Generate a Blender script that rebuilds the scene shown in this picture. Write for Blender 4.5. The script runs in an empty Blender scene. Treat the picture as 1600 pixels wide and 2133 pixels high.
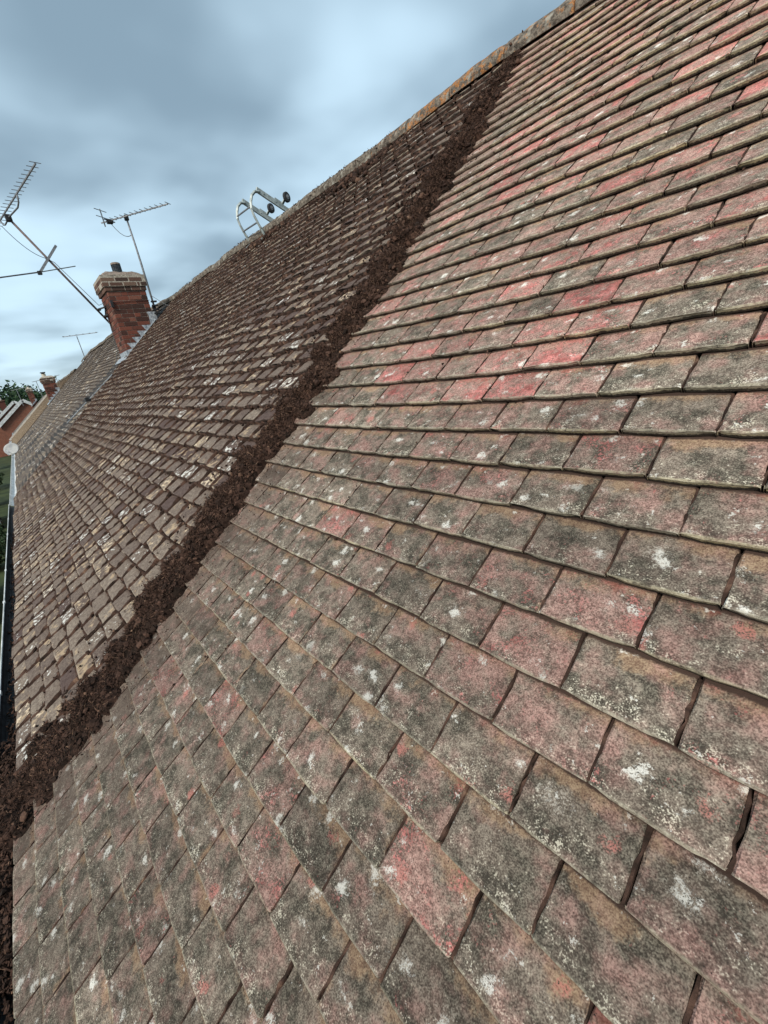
import bpy, bmesh, math, random
import numpy as np
from mathutils import Matrix, Vector
R = math.radians
rng = np.random.default_rng(7)
random.seed(7)
scene = bpy.context.scene
COL = scene.collection

# ------------------------------------------------------------------ camera
cam_d = bpy.data.cameras.new("camera"); cam = bpy.data.objects.new("camera", cam_d); COL.objects.link(cam)
cam_d.sensor_fit = 'HORIZONTAL'; cam_d.sensor_width = 36.0; cam_d.lens = 36.0 * 872.0 / 1600.0
cam_d.clip_start = 0.02; cam_d.clip_end = 3000
RW = [[0.6521998296107915, 0.7438921510922556, -0.14580757798890748],
      [0.1766999036367229, -0.33623602424018983, -0.9250526904225095],
      [-0.7371651960791606, 0.577555022094421, -0.35073874913257796]]
m = Matrix(((RW[0][0], -RW[1][0], -RW[2][0], 0.60141973),
            (RW[0][1], -RW[1][1], -RW[2][1], -0.94140576),
            (RW[0][2], -RW[1][2], -RW[2][2], 0.24277838), (0, 0, 0, 1)))
cam.matrix_world = m
scene.camera = cam

# ------------------------------------------------------------------ light
SUN_EL, SUN_AZ = R(38), R(152)      # azimuth measured from +Y (up the roof) towards +X
sun_d = bpy.data.lights.new("sun", 'SUN'); sun_d.energy = 2.5; sun_d.angle = R(16); sun_d.color = (1.0, 0.93, 0.83)
sun = bpy.data.objects.new("sun", sun_d); COL.objects.link(sun)
sdir = Vector((math.sin(SUN_AZ) * math.cos(SUN_EL), math.cos(SUN_AZ) * math.cos(SUN_EL), math.sin(SUN_EL)))
sun.rotation_euler = (-sdir).to_track_quat('-Z', 'Y').to_euler()
scene.view_settings.view_transform = 'Standard'; scene.view_settings.look = 'None'
scene.view_settings.gamma = 1; scene.view_settings.use_curve_mapping = False
scene.view_settings.exposure = 0.68


def srgb(h):
    c = [int(h[i:i + 2], 16) / 255 for i in (0, 2, 4)]
    return tuple([(x / 12.92 if x <= 0.04045 else ((x + 0.055) / 1.055) ** 2.4) for x in c]) + (1.0,)


class G:
    """small helper for building node trees"""
    def __init__(s, tree): s.t = tree
    def node(s, typ, **kw):
        n = s.t.nodes.new(typ)
        for k, v in kw.items(): setattr(n, k, v)
        return n
    def set(s, sock, v):
        if hasattr(v, 'is_linked') or isinstance(v, bpy.types.NodeSocket): s.t.links.new(v, sock)
        else: sock.default_value = v
    def math(s, op, a, b=0.0, c=0.0, clamp=False):
        n = s.node('ShaderNodeMath', operation=op, use_clamp=clamp)
        s.set(n.inputs[0], a); s.set(n.inputs[1], b); s.set(n.inputs[2], c); return n.outputs[0]
    def vmath(s, op, a, b=(0, 0, 0)):
        n = s.node('ShaderNodeVectorMath', operation=op)
        s.set(n.inputs[0], a)
        if op == 'SCALE': s.set(n.inputs['Scale'], b)
        else: s.set(n.inputs[1], b)
        return n.outputs[0]
    def noise(s, vec, scale, detail=3.0, rough=0.55, dist=0.0):
        n = s.node('ShaderNodeTexNoise')
        s.set(n.inputs['Vector'], vec); n.inputs['Scale'].default_value = scale
        n.inputs['Detail'].default_value = detail; n.inputs['Roughness'].default_value = rough
        n.inputs['Distortion'].default_value = dist
        return n.outputs['Fac']
    def step(s, v, lo, hi, a=0.0, b=1.0):
        n = s.node('ShaderNodeMapRange', interpolation_type='SMOOTHSTEP')
        s.set(n.inputs['Value'], v); s.set(n.inputs['From Min'], lo); s.set(n.inputs['From Max'], hi)
        s.set(n.inputs['To Min'], a); s.set(n.inputs['To Max'], b); return n.outputs[0]
    def mix(s, f, a, b, blend='MIX'):
        n = s.node('ShaderNodeMix', data_type='RGBA', blend_type=blend)
        s.set(n.inputs[0], f); s.set(n.inputs[6], a); s.set(n.inputs[7], b); return n.outputs[2]
    def attr(s, name):
        n = s.node('ShaderNodeAttribute', attribute_name=name); return n
    def sep(s, v):
        n = s.node('ShaderNodeSeparateXYZ'); s.set(n.inputs[0], v); return n.outputs
    def comb(s, x, y, z):
        n = s.node('ShaderNodeCombineXYZ'); s.set(n.inputs[0], x); s.set(n.inputs[1], y); s.set(n.inputs[2], z); return n.outputs[0]
    def objco(s): return s.node('ShaderNodeTexCoord').outputs['Object']


# ------------------------------------------------------------------ world: overcast sky
world = bpy.data.worlds.new("World"); scene.world = world; world.use_nodes = True
wt = world.node_tree; wt.nodes.clear(); g = G(wt)
sky = g.node('ShaderNodeTexSky', sky_type='NISHITA'); sky.sun_disc = False
sky.sun_elevation = SUN_EL; sky.sun_rotation = SUN_AZ; sky.air_density = 1.2; sky.dust_density = 2.0
dirv = g.node('ShaderNodeTexCoord').outputs['Generated']
x, y, z = g.sep(dirv)
zz = g.math('ADD', g.math('MAXIMUM', z, 0.0), 0.16)
pl = g.comb(g.math('DIVIDE', x, zz), g.math('DIVIDE', y, zz), 0.0)
n1 = g.noise(g.vmath('ADD', pl, (3.1, 1.7, 0.4)), 0.66, 3.0, 0.48, 0.12)
n2 = g.noise(g.vmath('ADD', pl, (9.4, 4.2, 2.0)), 1.7, 3.0, 0.5, 0.1)
cl = g.math('ADD', g.math('MULTIPLY', n1, 0.75), g.math('MULTIPLY', n2, 0.25))
cf = g.step(cl, 0.41, 0.60)
dark = (1.7, 2.45, 3.05, 1); light = (4.4, 5.9, 6.95, 1)
cc = g.mix(cf, dark, light)
hz = g.step(z, 0.10, 0.0)
cc = g.mix(g.math('MULTIPLY', hz, 0.5), cc, (6.9, 8.7, 9.5, 1))
out_c = g.mix(0.9, sky.outputs[0], cc)
bg = g.node('ShaderNodeBackground'); bg.inputs['Strength'].default_value = 0.1
g.set(bg.inputs['Color'], out_c)
wo = g.node('ShaderNodeOutputWorld'); wt.links.new(bg.outputs[0], wo.inputs[0])


# ------------------------------------------------------------------ material helpers
def new_mat(name, rough=0.9, spec=0.25):
    mt = bpy.data.materials.new(name); mt.use_nodes = True; t = mt.node_tree; t.nodes.clear(); gg = G(t)
    b = gg.node('ShaderNodeBsdfPrincipled'); b.inputs['Roughness'].default_value = rough
    b.inputs['Specular IOR Level'].default_value = spec
    o = gg.node('ShaderNodeOutputMaterial'); t.links.new(b.outputs[0], o.inputs[0])
    return mt, gg, b


def bump(gg, b, h, strength, dist):
    n = gg.node('ShaderNodeBump'); n.inputs['Strength'].default_value = strength; n.inputs['Distance'].default_value = dist
    gg.set(n.inputs['Height'], h); gg.t.links.new(n.outputs[0], b.inputs['Normal'])


def plain(name, c1, c2, scale=8.0, rough=0.85, spec=0.25, metal=0.0, bmp=0.0, detail=4.0, lo=0.35, hi=0.65):
    mt, gg, b = new_mat(name, rough, spec); co = gg.objco()
    n = gg.noise(co, scale, detail, 0.6)
    gg.set(b.inputs['Base Color'], gg.mix(gg.step(n, lo, hi), c1, c2)); b.inputs['Metallic'].default_value = metal
    if bmp: bump(gg, b, n, 0.6, bmp)
    return mt


def attr_mat(name, stops, rough=0.95, scale=60.0, var=0.35, spec=0.15, bmp=0.0):
    """colour picked by the per-piece attribute 'rnd' with a little noise"""
    mt, gg, b = new_mat(name, rough, spec); co = gg.objco()
    f = gg.sep(gg.attr('rnd').outputs['Color'])[0]
    n = gg.noise(co, scale, 3.0, 0.6)
    f = gg.math('ADD', f, gg.math('MULTIPLY', gg.math('SUBTRACT', n, 0.5), var), clamp=True)
    r = gg.node('ShaderNodeValToRGB'); gg.set(r.inputs[0], f); e = r.color_ramp.elements
    while len(e) < len(stops): e.new(0.5)
    for k, (p, c) in enumerate(stops): e[k].position = p; e[k].color = c
    gg.set(b.inputs['Base Color'], r.outputs[0])
    if bmp: bump(gg, b, n, 0.7, bmp)
    return mt


# ---- cleaned concrete tiles: grey aggregate, red pigment showing through, lichen spots, sandy margins
def mat_clean():
    mt, gg, b = new_mat('cleaned_tile', 0.95, 0.12); co = gg.objco()
    at = gg.attr('rnd'); rr, rg, rb = gg.sep(at.outputs['Color']); ra = at.outputs['Alpha']
    u, v, side = gg.sep(gg.attr('tuv').outputs['Vector'])
    off = gg.vmath('SCALE', gg.comb(rr, rg, rb), 31.0)
    q = gg.vmath('ADD', co, off)
    fine = gg.noise(co, 420.0, 1.0, 0.5)
    med = gg.noise(q, 130.0, 2.0, 0.7)
    blot = gg.noise(q, 19.0, 4.0, 0.62)
    blot2 = gg.noise(gg.vmath('ADD', q, (5.3, 2.2, 9.1)), 11.0, 4.0, 0.6)
    blot3 = gg.noise(gg.vmath('ADD', q, (1.3, 7.7, 4.1)), 27.0, 3.0, 0.6)
    # aggregate: dark patina broken by cream grains, more of them towards the tail
    mid = gg.noise(gg.vmath('ADD', q, (0.7, 3.9, 6.1)), 48.0, 3.0, 0.65)
    agg = gg.math('ADD', gg.math('MULTIPLY', fine, 0.46), gg.math('ADD', gg.math('MULTIPLY', med, 0.30), gg.math('MULTIPLY', mid, 0.24)))
    tail = gg.step(v, 0.75, 0.0)
    base = gg.mix(gg.step(agg, 0.38, 0.66), (0.088, 0.067, 0.053, 1), (0.290, 0.240, 0.190, 1))
    patina = gg.mix(gg.step(agg, 0.42, 0.66), (0.044, 0.037, 0.029, 1), (0.185, 0.163, 0.126, 1))
    base = gg.mix(gg.step(blot, 0.40, 0.62), base, patina)
    gthr = gg.math('SUBTRACT', 0.655, gg.math('ADD', gg.math('MULTIPLY', tail, 0.10), gg.math('MULTIPLY', gg.math('SUBTRACT', blot3, 0.5), 0.35)))
    base = gg.mix(gg.math('MULTIPLY', gg.step(agg, gthr, gg.math('ADD', gthr, 0.06)), 0.85), base, (0.52, 0.475, 0.375, 1))
    # sandy / ochre bloom towards the lap and, here and there, the joints
    edge = gg.math('MAXIMUM', gg.step(v, 0.35, 1.0), gg.math('MULTIPLY', gg.step(gg.math('ABSOLUTE', gg.math('SUBTRACT', u, 0.5)), 0.34, 0.5), 0.55))
    em = gg.step(gg.math('ADD', gg.math('MULTIPLY', edge, 0.30), gg.math('ADD', gg.math('MULTIPLY', blot2, 0.85), gg.math('MULTIPLY', med, 0.16))), 0.71, 0.85)
    sandy = gg.mix(gg.step(agg, 0.36, 0.66), (0.155, 0.092, 0.062, 1), (0.335, 0.235, 0.150, 1))
    base = gg.mix(gg.math('MULTIPLY', em, 0.85), base, sandy)
    # red pigment
    brk = gg.noise(gg.vmath('ADD', co, (7.7, 1.1, 3.3)), 210.0, 3.0, 0.7)
    blot4 = gg.noise(gg.vmath('ADD', q, (8.1, 0.2, 5.5)), 17.0, 3.0, 0.6)
    pink = gg.math('MULTIPLY', gg.step(gg.math('ADD', blot4, gg.math('MULTIPLY', rr, 0.34)), 0.48, 0.78), 0.70)
    base = gg.mix(pink, base, gg.mix(gg.step(gg.math('ADD', gg.math('MULTIPLY', agg, 0.6), gg.math('MULTIPLY', brk, 0.4)), 0.40, 0.60), (0.14, 0.074, 0.062, 1), (0.46, 0.268, 0.228, 1)))
    thr = gg.math('SUBTRACT', 0.592, gg.math('MULTIPLY', rr, 0.30))
    redv = gg.math('ADD', gg.math('MULTIPLY', blot, 0.72), gg.math('ADD', gg.math('MULTIPLY', med, 0.14), gg.math('MULTIPLY', gg.math('SUBTRACT', brk, 0.5), 0.55)))
    redm = gg.step(redv, thr, gg.math('ADD', thr, 0.17))
    redc = gg.mix(gg.step(gg.math('ADD', gg.math('MULTIPLY', blot3, 0.6), gg.math('MULTIPLY', brk, 0.4)), 0.40, 0.62), (0.22, 0.058, 0.052, 1), (0.54, 0.190, 0.172, 1))
    base = gg.mix(gg.math('MULTIPLY', redm, 0.86), base, redc)
    lapred = gg.step(gg.math('ADD', gg.math('MULTIPLY', v, 0.32), gg.math('ADD', gg.math('MULTIPLY', rr, 0.15), gg.math('MULTIPLY', blot3, 0.6))), 0.66, 0.78)
    base = gg.mix(gg.math('MULTIPLY', lapred, 0.6), base, (0.19, 0.062, 0.046, 1))
    # small coral lichen dots
    sp = gg.node('ShaderNodeTexVoronoi'); gg.set(sp.inputs['Vector'], gg.vmath('ADD', q, gg.vmath('SCALE', gg.comb(blot3, med, blot), 0.02)))
    sp.inputs['Scale'].default_value = 17.0
    pick = gg.sep(sp.outputs['Color'])
    rad = gg.math('ADD', sp.outputs['Distance'], gg.math('MULTIPLY', gg.math('SUBTRACT', gg.math('ADD', gg.math('MULTIPLY', med, 0.5), gg.math('MULTIPLY', blot3, 0.5)), 0.5), 1.1))
    coral = gg.math('MULTIPLY', gg.step(rad, 0.30, 0.14), gg.math('MULTIPLY', gg.step(pick[0], 0.88, 0.90), gg.step(agg, 0.40, 0.52)))
    base = gg.mix(gg.math('MULTIPLY', coral, 0.62), base, (0.46, 0.16, 0.135, 1))
    # white lichen
    sp2 = gg.node('ShaderNodeTexVoronoi'); gg.set(sp2.inputs['Vector'], gg.vmath('ADD', q, gg.vmath('SCALE', gg.comb(med, blot3, blot), 0.055)))
    sp2.inputs['Scale'].default_value = 24.0
    p2 = gg.sep(sp2.outputs['Color'])
    rad2 = gg.math('ADD', sp2.outputs['Distance'], gg.math('MULTIPLY', gg.math('SUBTRACT', gg.math('ADD', gg.math('MULTIPLY', med, 0.6), gg.math('MULTIPLY', fine, 0.4)), 0.5), 1.1))
    rr2 = gg.math('ADD', 0.02, gg.math('MULTIPLY', gg.math('MULTIPLY', p2[1], p2[1]), 0.36))
    wl = gg.math('MULTIPLY', gg.step(rad2, rr2, gg.math('SUBTRACT', rr2, 0.10)), gg.step(p2[2], 0.24, 0.28))
    halo = gg.math('MULTIPLY', gg.math('MULTIPLY', gg.step(rad2, gg.math('MULTIPLY', rr2, 2.2), rr2), gg.step(p2[2], 0.24, 0.28)), gg.step(agg, 0.52, 0.60))
    wl = gg.math('MAXIMUM', gg.math('MULTIPLY', wl, gg.step(agg, 0.36, 0.50)), gg.math('MULTIPLY', halo, 0.4))
    isl = gg.noise(gg.vmath('ADD', q, (2.2, 6.6, 8.8)), 52.0, 4.0, 0.78)
    wl = gg.math('MAXIMUM', wl, gg.math('MULTIPLY', gg.step(gg.math('ADD', isl, gg.math('MULTIPLY', gg.math('SUBTRACT', blot3, 0.5), 0.5)), 0.675, 0.71), 0.75))
    wl = gg.math('MULTIPLY', wl, gg.step(side, 0.5, 0.1))
    base = gg.mix(gg.math('MULTIPLY', wl, 0.80), base, (0.64, 0.615, 0.555, 1))
    # packed dirt in the joints; under the laps dirt plus a painted shadow line
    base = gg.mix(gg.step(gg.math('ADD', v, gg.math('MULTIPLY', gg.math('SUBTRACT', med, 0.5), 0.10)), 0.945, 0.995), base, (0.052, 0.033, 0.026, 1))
    jm = gg.math('MULTIPLY', gg.step(side, 0.06, 0.3), gg.step(v, 0.01, 0.05))
    base = gg.mix(gg.math('MULTIPLY', jm, 0.92), base, (0.075, 0.048, 0.037, 1))
    # black pin-holes
    base = gg.mix(gg.step(fine, 0.30, 0.22), base, (0.035, 0.03, 0.026, 1))
    # tail edge: cream to ochre crust with dark algae, lower part painted as course shadow
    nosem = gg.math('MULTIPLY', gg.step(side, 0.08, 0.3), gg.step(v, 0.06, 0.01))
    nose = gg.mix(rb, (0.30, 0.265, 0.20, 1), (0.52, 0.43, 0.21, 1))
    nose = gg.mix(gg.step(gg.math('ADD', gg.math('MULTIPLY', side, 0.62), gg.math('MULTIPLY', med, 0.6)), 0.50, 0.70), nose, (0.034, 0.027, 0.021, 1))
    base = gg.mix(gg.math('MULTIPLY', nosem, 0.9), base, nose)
    lip = gg.math('MULTIPLY', gg.step(v, 0.068, 0.018), gg.step(side, 0.3, 0.0))
    base = gg.mix(gg.math('MULTIPLY', lip, gg.step(gg.math('ADD', gg.math('MULTIPLY', med, 0.6), gg.math('MULTIPLY', mid, 0.4)), 0.31, 0.62, 0.05, 0.88)), base, gg.mix(rb, (0.30, 0.27, 0.21, 1), (0.47, 0.40, 0.24, 1)))
    # brown dust brushed off the moss heap
    dm = gg.step(gg.math('ADD', gg.math('MULTIPLY', ra, 0.9), gg.math('MULTIPLY', gg.math('SUBTRACT', blot, 0.5), 0.5)), 0.2, 0.85)
    base = gg.mix(gg.math('MULTIPLY', dm, 0.48), base, gg.mix(agg, (0.105, 0.07, 0.055, 1), (0.20, 0.14, 0.115, 1)))
    base = gg.mix(1.0, base, gg.comb(gg.math('ADD', 0.66, gg.math('MULTIPLY', rg, 0.86)), gg.math('ADD', 0.66, gg.math('MULTIPLY', rg, 0.86)), gg.math('ADD', 0.66, gg.math('MULTIPLY', rg, 0.84))), 'MULTIPLY')
    gg.set(b.inputs['Base Color'], base)
    bump(gg, b, gg.math('ADD', gg.math('MULTIPLY', fine, 0.5), gg.math('MULTIPLY', med, 0.7)), 0.55, 0.0025)
    return mt


def mat_mossy(name, tones, white_amt, light):
    mt, gg, b = new_mat(name, 0.95, 0.12); co = gg.objco()
    at = gg.attr('rnd'); rr, rg, rb = gg.sep(at.outputs['Color'])
    u, v, side = gg.sep(gg.attr('tuv').outputs['Vector'])
    q = gg.vmath('ADD', co, gg.vmath('SCALE', gg.comb(rr, rg, rb), 29.0))
    fine = gg.noise(co, 230.0, 2.0, 0.6); med = gg.noise(q, 60.0, 3.0, 0.65); blot = gg.noise(q, 14.0, 4.0, 0.6)
    blot2 = gg.noise(gg.vmath('ADD', q, (3, 8, 1)), 21.0, 4.0, 0.62)
    base = gg.mix(gg.step(rg, 0.0, 1.0), tones[0], tones[1])
    base = gg.mix(gg.step(gg.math('ADD', gg.math('MULTIPLY', fine, 0.5), gg.math('MULTIPLY', med, 0.5)), 0.38, 0.66), base, gg.mix(rg, tones[2], tones[3]))
    tan = gg.step(gg.math('ADD', blot2, gg.math('MULTIPLY', rb, 0.22)), 0.70, 0.82)
    base = gg.mix(gg.math('MULTIPLY', tan, 0.75), base, (0.40, 0.295, 0.19, 1))
    thr = gg.math('SUBTRACT', 1.03, gg.math('MULTIPLY', rr, white_amt))
    wm = gg.step(gg.math('ADD', gg.math('MULTIPLY', gg.noise(q, 38.0, 3.0, 0.55), 0.95), gg.math('MULTIPLY', med, 0.3)), thr, gg.math('ADD', thr, 0.06))
    base = gg.mix(gg.math('MULTIPLY', wm, 0.9), base, gg.mix(gg.step(rb, 0.6, 0.75), light, (0.56, 0.45, 0.32, 1)))
    lipm = gg.math('MULTIPLY', gg.step(v, 0.13, 0.03), gg.step(gg.math('ADD', gg.math('MULTIPLY', blot2, 0.6), gg.math('MULTIPLY', rb, 0.3)), 0.40, 0.60))
    base = gg.mix(gg.math('MULTIPLY', lipm, 0.6), base, (0.33, 0.275, 0.215, 1))
    mossm = gg.math('MAXIMUM', gg.step(side, 0.1, 0.5), gg.step(gg.math('ADD', v, gg.math('MULTIPLY', gg.math('SUBTRACT', med, 0.5), 0.8)), 0.72, 1.0))
    base = gg.mix(gg.math('MULTIPLY', mossm, 0.8), base, (0.07, 0.047, 0.038, 1))
    gg.set(b.inputs['Base Color'], base)
    bump(gg, b, gg.math('ADD', med, gg.math('MULTIPLY', fine, 0.5)), 0.8, 0.004)
    return mt


M = {}
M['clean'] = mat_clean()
M['mossy'] = mat_mossy('mossy_tile', ((0.064, 0.042, 0.037, 1), (0.122, 0.092, 0.075, 1), (0.115, 0.083, 0.072, 1), (0.28, 0.23, 0.18, 1)), 0.46, (0.60, 0.58, 0.53, 1))
M['grey'] = mat_mossy('grey_tile', ((0.060, 0.047, 0.041, 1), (0.100, 0.083, 0.070, 1), (0.098, 0.080, 0.069, 1), (0.19, 0.163, 0.136, 1)), 0.46, (0.58, 0.56, 0.52, 1))
M['brown'] = mat_mossy('brown_tile', ((0.13, 0.09, 0.055, 1), (0.19, 0.13, 0.08, 1), (0.17, 0.125, 0.08, 1), (0.24, 0.18, 0.12, 1)), 0.25, (0.40, 0.34, 0.26, 1))
M['slate'] = mat_mossy('dark_tile', ((0.06, 0.055, 0.052, 1), (0.09, 0.082, 0.076, 1), (0.10, 0.09, 0.083, 1), (0.13, 0.12, 0.11, 1)), 0.2, (0.3, 0.29, 0.27, 1))
M['deck'] = plain('roof_underlay', (0.02, 0.016, 0.014, 1), (0.035, 0.028, 0.024, 1))
M['moss'] = attr_mat('dry_moss', [(0.0, (0.013, 0.0085, 0.006, 1)), (0.4, (0.040, 0.0225, 0.0165, 1)), (0.75, (0.092, 0.051, 0.036, 1)), (1.0, (0.21, 0.130, 0.085, 1))], scale=140, var=0.5, bmp=0.006)
M['brick'] = attr_mat('red_brick', [(0.0, (0.040, 0.025, 0.021, 1)), (0.35, (0.090, 0.037, 0.028, 1)), (0.8, (0.165, 0.057, 0.039, 1)), (1.0, (0.18, 0.11, 0.08, 1))], scale=45, var=0.5, bmp=0.004)
M['dbrick'] = attr_mat('sooty_brick', [(0.0, (0.055, 0.036, 0.030, 1)), (0.5, (0.11, 0.060, 0.045, 1)), (1.0, (0.19, 0.13, 0.095, 1))], scale=45, var=0.5, bmp=0.004)
M['mortar'] = plain('grey_mortar', (0.14, 0.105, 0.085, 1), (0.27, 0.215, 0.175, 1), 30, bmp=0.004)
M['pale_mortar'] = plain('pale_mortar', (0.22, 0.19, 0.155, 1), (0.43, 0.38, 0.31, 1), 25, bmp=0.006)
M['lead'] = plain('lead_sheet', (0.16, 0.18, 0.205, 1), (0.42, 0.45, 0.475, 1), 22, 0.55, 0.4, 0.15)
M['black'] = plain('black_plastic', (0.012, 0.012, 0.013, 1), (0.03, 0.03, 0.032, 1), 20, 0.6)
M['rubber'] = plain('black_rubber', (0.018, 0.018, 0.02, 1), (0.04, 0.04, 0.042, 1), 30, 0.75)
M['white'] = plain('white_upvc', (0.42, 0.43, 0.42, 1), (0.66, 0.67, 0.66, 1), 6, 0.5)
M['alu'] = plain('weathered_aluminium', (0.20, 0.23, 0.225, 1), (0.36, 0.40, 0.39, 1), 20, 0.5, 0.5, 0.25)
M['alu_dark'] = plain('dull_aluminium', (0.14, 0.145, 0.155, 1), (0.25, 0.255, 0.265, 1), 25, 0.55, 0.4, 0.3)
M['steel'] = plain('rusty_steel_pole', (0.085, 0.06, 0.055, 1), (0.16, 0.12, 0.11, 1), 16, 0.7, 0.3, 0.1)
M['cable'] = plain('coax_cable', (0.07, 0.075, 0.08, 1), (0.10, 0.105, 0.11, 1), 10, 0.7)
M['dish'] = plain('grey_dish', (0.24, 0.25, 0.26, 1), (0.36, 0.36, 0.345, 1), 5, 0.5)
M['pot'] = plain('black_cowl', (0.02, 0.024, 0.03, 1), (0.05, 0.06, 0.07, 1), 20, 0.6)
M['clay'] = plain('pale_clay_pot', (0.5, 0.45, 0.36, 1), (0.66, 0.62, 0.52, 1), 10)
M['render'] = plain('cement_fillet', (0.42, 0.38, 0.33, 1), (0.62, 0.58, 0.52, 1), 18)


def mat_ridge():
    mt, gg, b = new_mat('ridge_tile', 0.95, 0.12); co = gg.objco()
    at = gg.attr('rnd'); rr, rg, rb = gg.sep(at.outputs['Color'])
    q = gg.vmath('ADD', co, gg.vmath('SCALE', gg.comb(rr, rg, rb), 19.0))
    fine = gg.noise(co, 150.0, 2.0, 0.6); med = gg.noise(q, 30.0, 4.0, 0.65); big = gg.noise(q, 9.0, 4.0, 0.6); b2 = gg.noise(gg.vmath('ADD', q, (4, 4, 9)), 13.0, 4.0, 0.62)
    base = gg.mix(gg.step(gg.math('ADD', gg.math('MULTIPLY', fine, 0.4), gg.math('MULTIPLY', med, 0.6)), 0.36, 0.66), (0.055, 0.044, 0.036, 1), (0.23, 0.195, 0.155, 1))
    base = gg.mix(gg.math('MULTIPLY', gg.step(big, 0.55, 0.68), 0.8), base, (0.34, 0.32, 0.27, 1))
    base = gg.mix(gg.step(b2, 0.60, 0.66), base, (0.07, 0.055, 0.045, 1))
    thr = gg.math('SUBTRACT', 0.92, gg.math('MULTIPLY', rr, 0.46))
    om = gg.step(gg.math('ADD', gg.math('MULTIPLY', gg.noise(q, 24.0, 4.0, 0.72), 0.75), gg.math('MULTIPLY', med, 0.3)), thr, gg.math('ADD', thr, 0.09))
    base = gg.mix(gg.math('MULTIPLY', om, 0.9), base, gg.mix(gg.step(fine, 0.4, 0.65), (0.22, 0.085, 0.03, 1), (0.44, 0.20, 0.065, 1)))
    gg.set(b.inputs['Base Color'], base)
    bump(gg, b, gg.math('ADD', med, gg.math('MULTIPLY', fine, 0.4)), 0.8, 0.006)
    return mt
M['ridge'] = mat_ridge()


# ------------------------------------------------------------------ object helpers
def tag(o, label=None, cat=None, group=None, kind=None):
    if label: o['label'] = label
    if cat: o['category'] = cat
    if group: o['group'] = group
    if kind: o['kind'] = kind
    return o


def empty(name, loc, label=None, cat=None, group=None):
    o = bpy.data.objects.new(name, None); COL.objects.link(o); o.location = loc; o.empty_display_size = 0.2
    return tag(o, label, cat, group)


def put(name, me, mat, parent=None):
    o = bpy.data.objects.new(name, me); COL.objects.link(o)
    if mat: me.materials.append(mat)
    if parent is not None:
        o.parent = parent
        w = Vector((0, 0, 0)); p = parent
        while p is not None: w = w + Vector(p.location) if p.type == 'EMPTY' else w; p = p.parent
        if parent.type == 'EMPTY': o.matrix_parent_inverse = Matrix.Translation(-w)
    return o


def mesh_np(name, V, F, attrs=None, smooth=False):
    """V (n,3); F (m,k) all faces with k corners (or list of such arrays)"""
    Fs = F if isinstance(F, list) else [F]
    me = bpy.data.meshes.new(name)
    V = np.ascontiguousarray(V, dtype=np.float32)
    me.vertices.add(len(V)); me.vertices.foreach_set('co', V.ravel())
    nl = sum(f.size for f in Fs); npoly = sum(len(f) for f in Fs)
    me.loops.add(nl); me.loops.foreach_set('vertex_index', np.concatenate([f.ravel() for f in Fs]).astype(np.int32))
    me.polygons.add(npoly)
    tot = np.concatenate([np.full(len(f), f.shape[1]) for f in Fs]).astype(np.int32)
    st = np.concatenate([[0], np.cumsum(tot)[:-1]]).astype(np.int32)
    me.polygons.foreach_set('loop_start', st)
    try: me.polygons.foreach_set('loop_total', tot)
    except Exception: pass
    me.polygons.foreach_set('use_smooth', np.full(npoly, smooth))
    for k, (typ, arr) in (attrs or {}).items():
        a = me.attributes.new(k, typ, 'POINT')
        a.data.foreach_set('color' if typ == 'FLOAT_COLOR' else 'vector', np.ascontiguousarray(arr, dtype=np.float32).ravel())
    me.update(calc_edges=True); me.validate()
    return me


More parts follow.
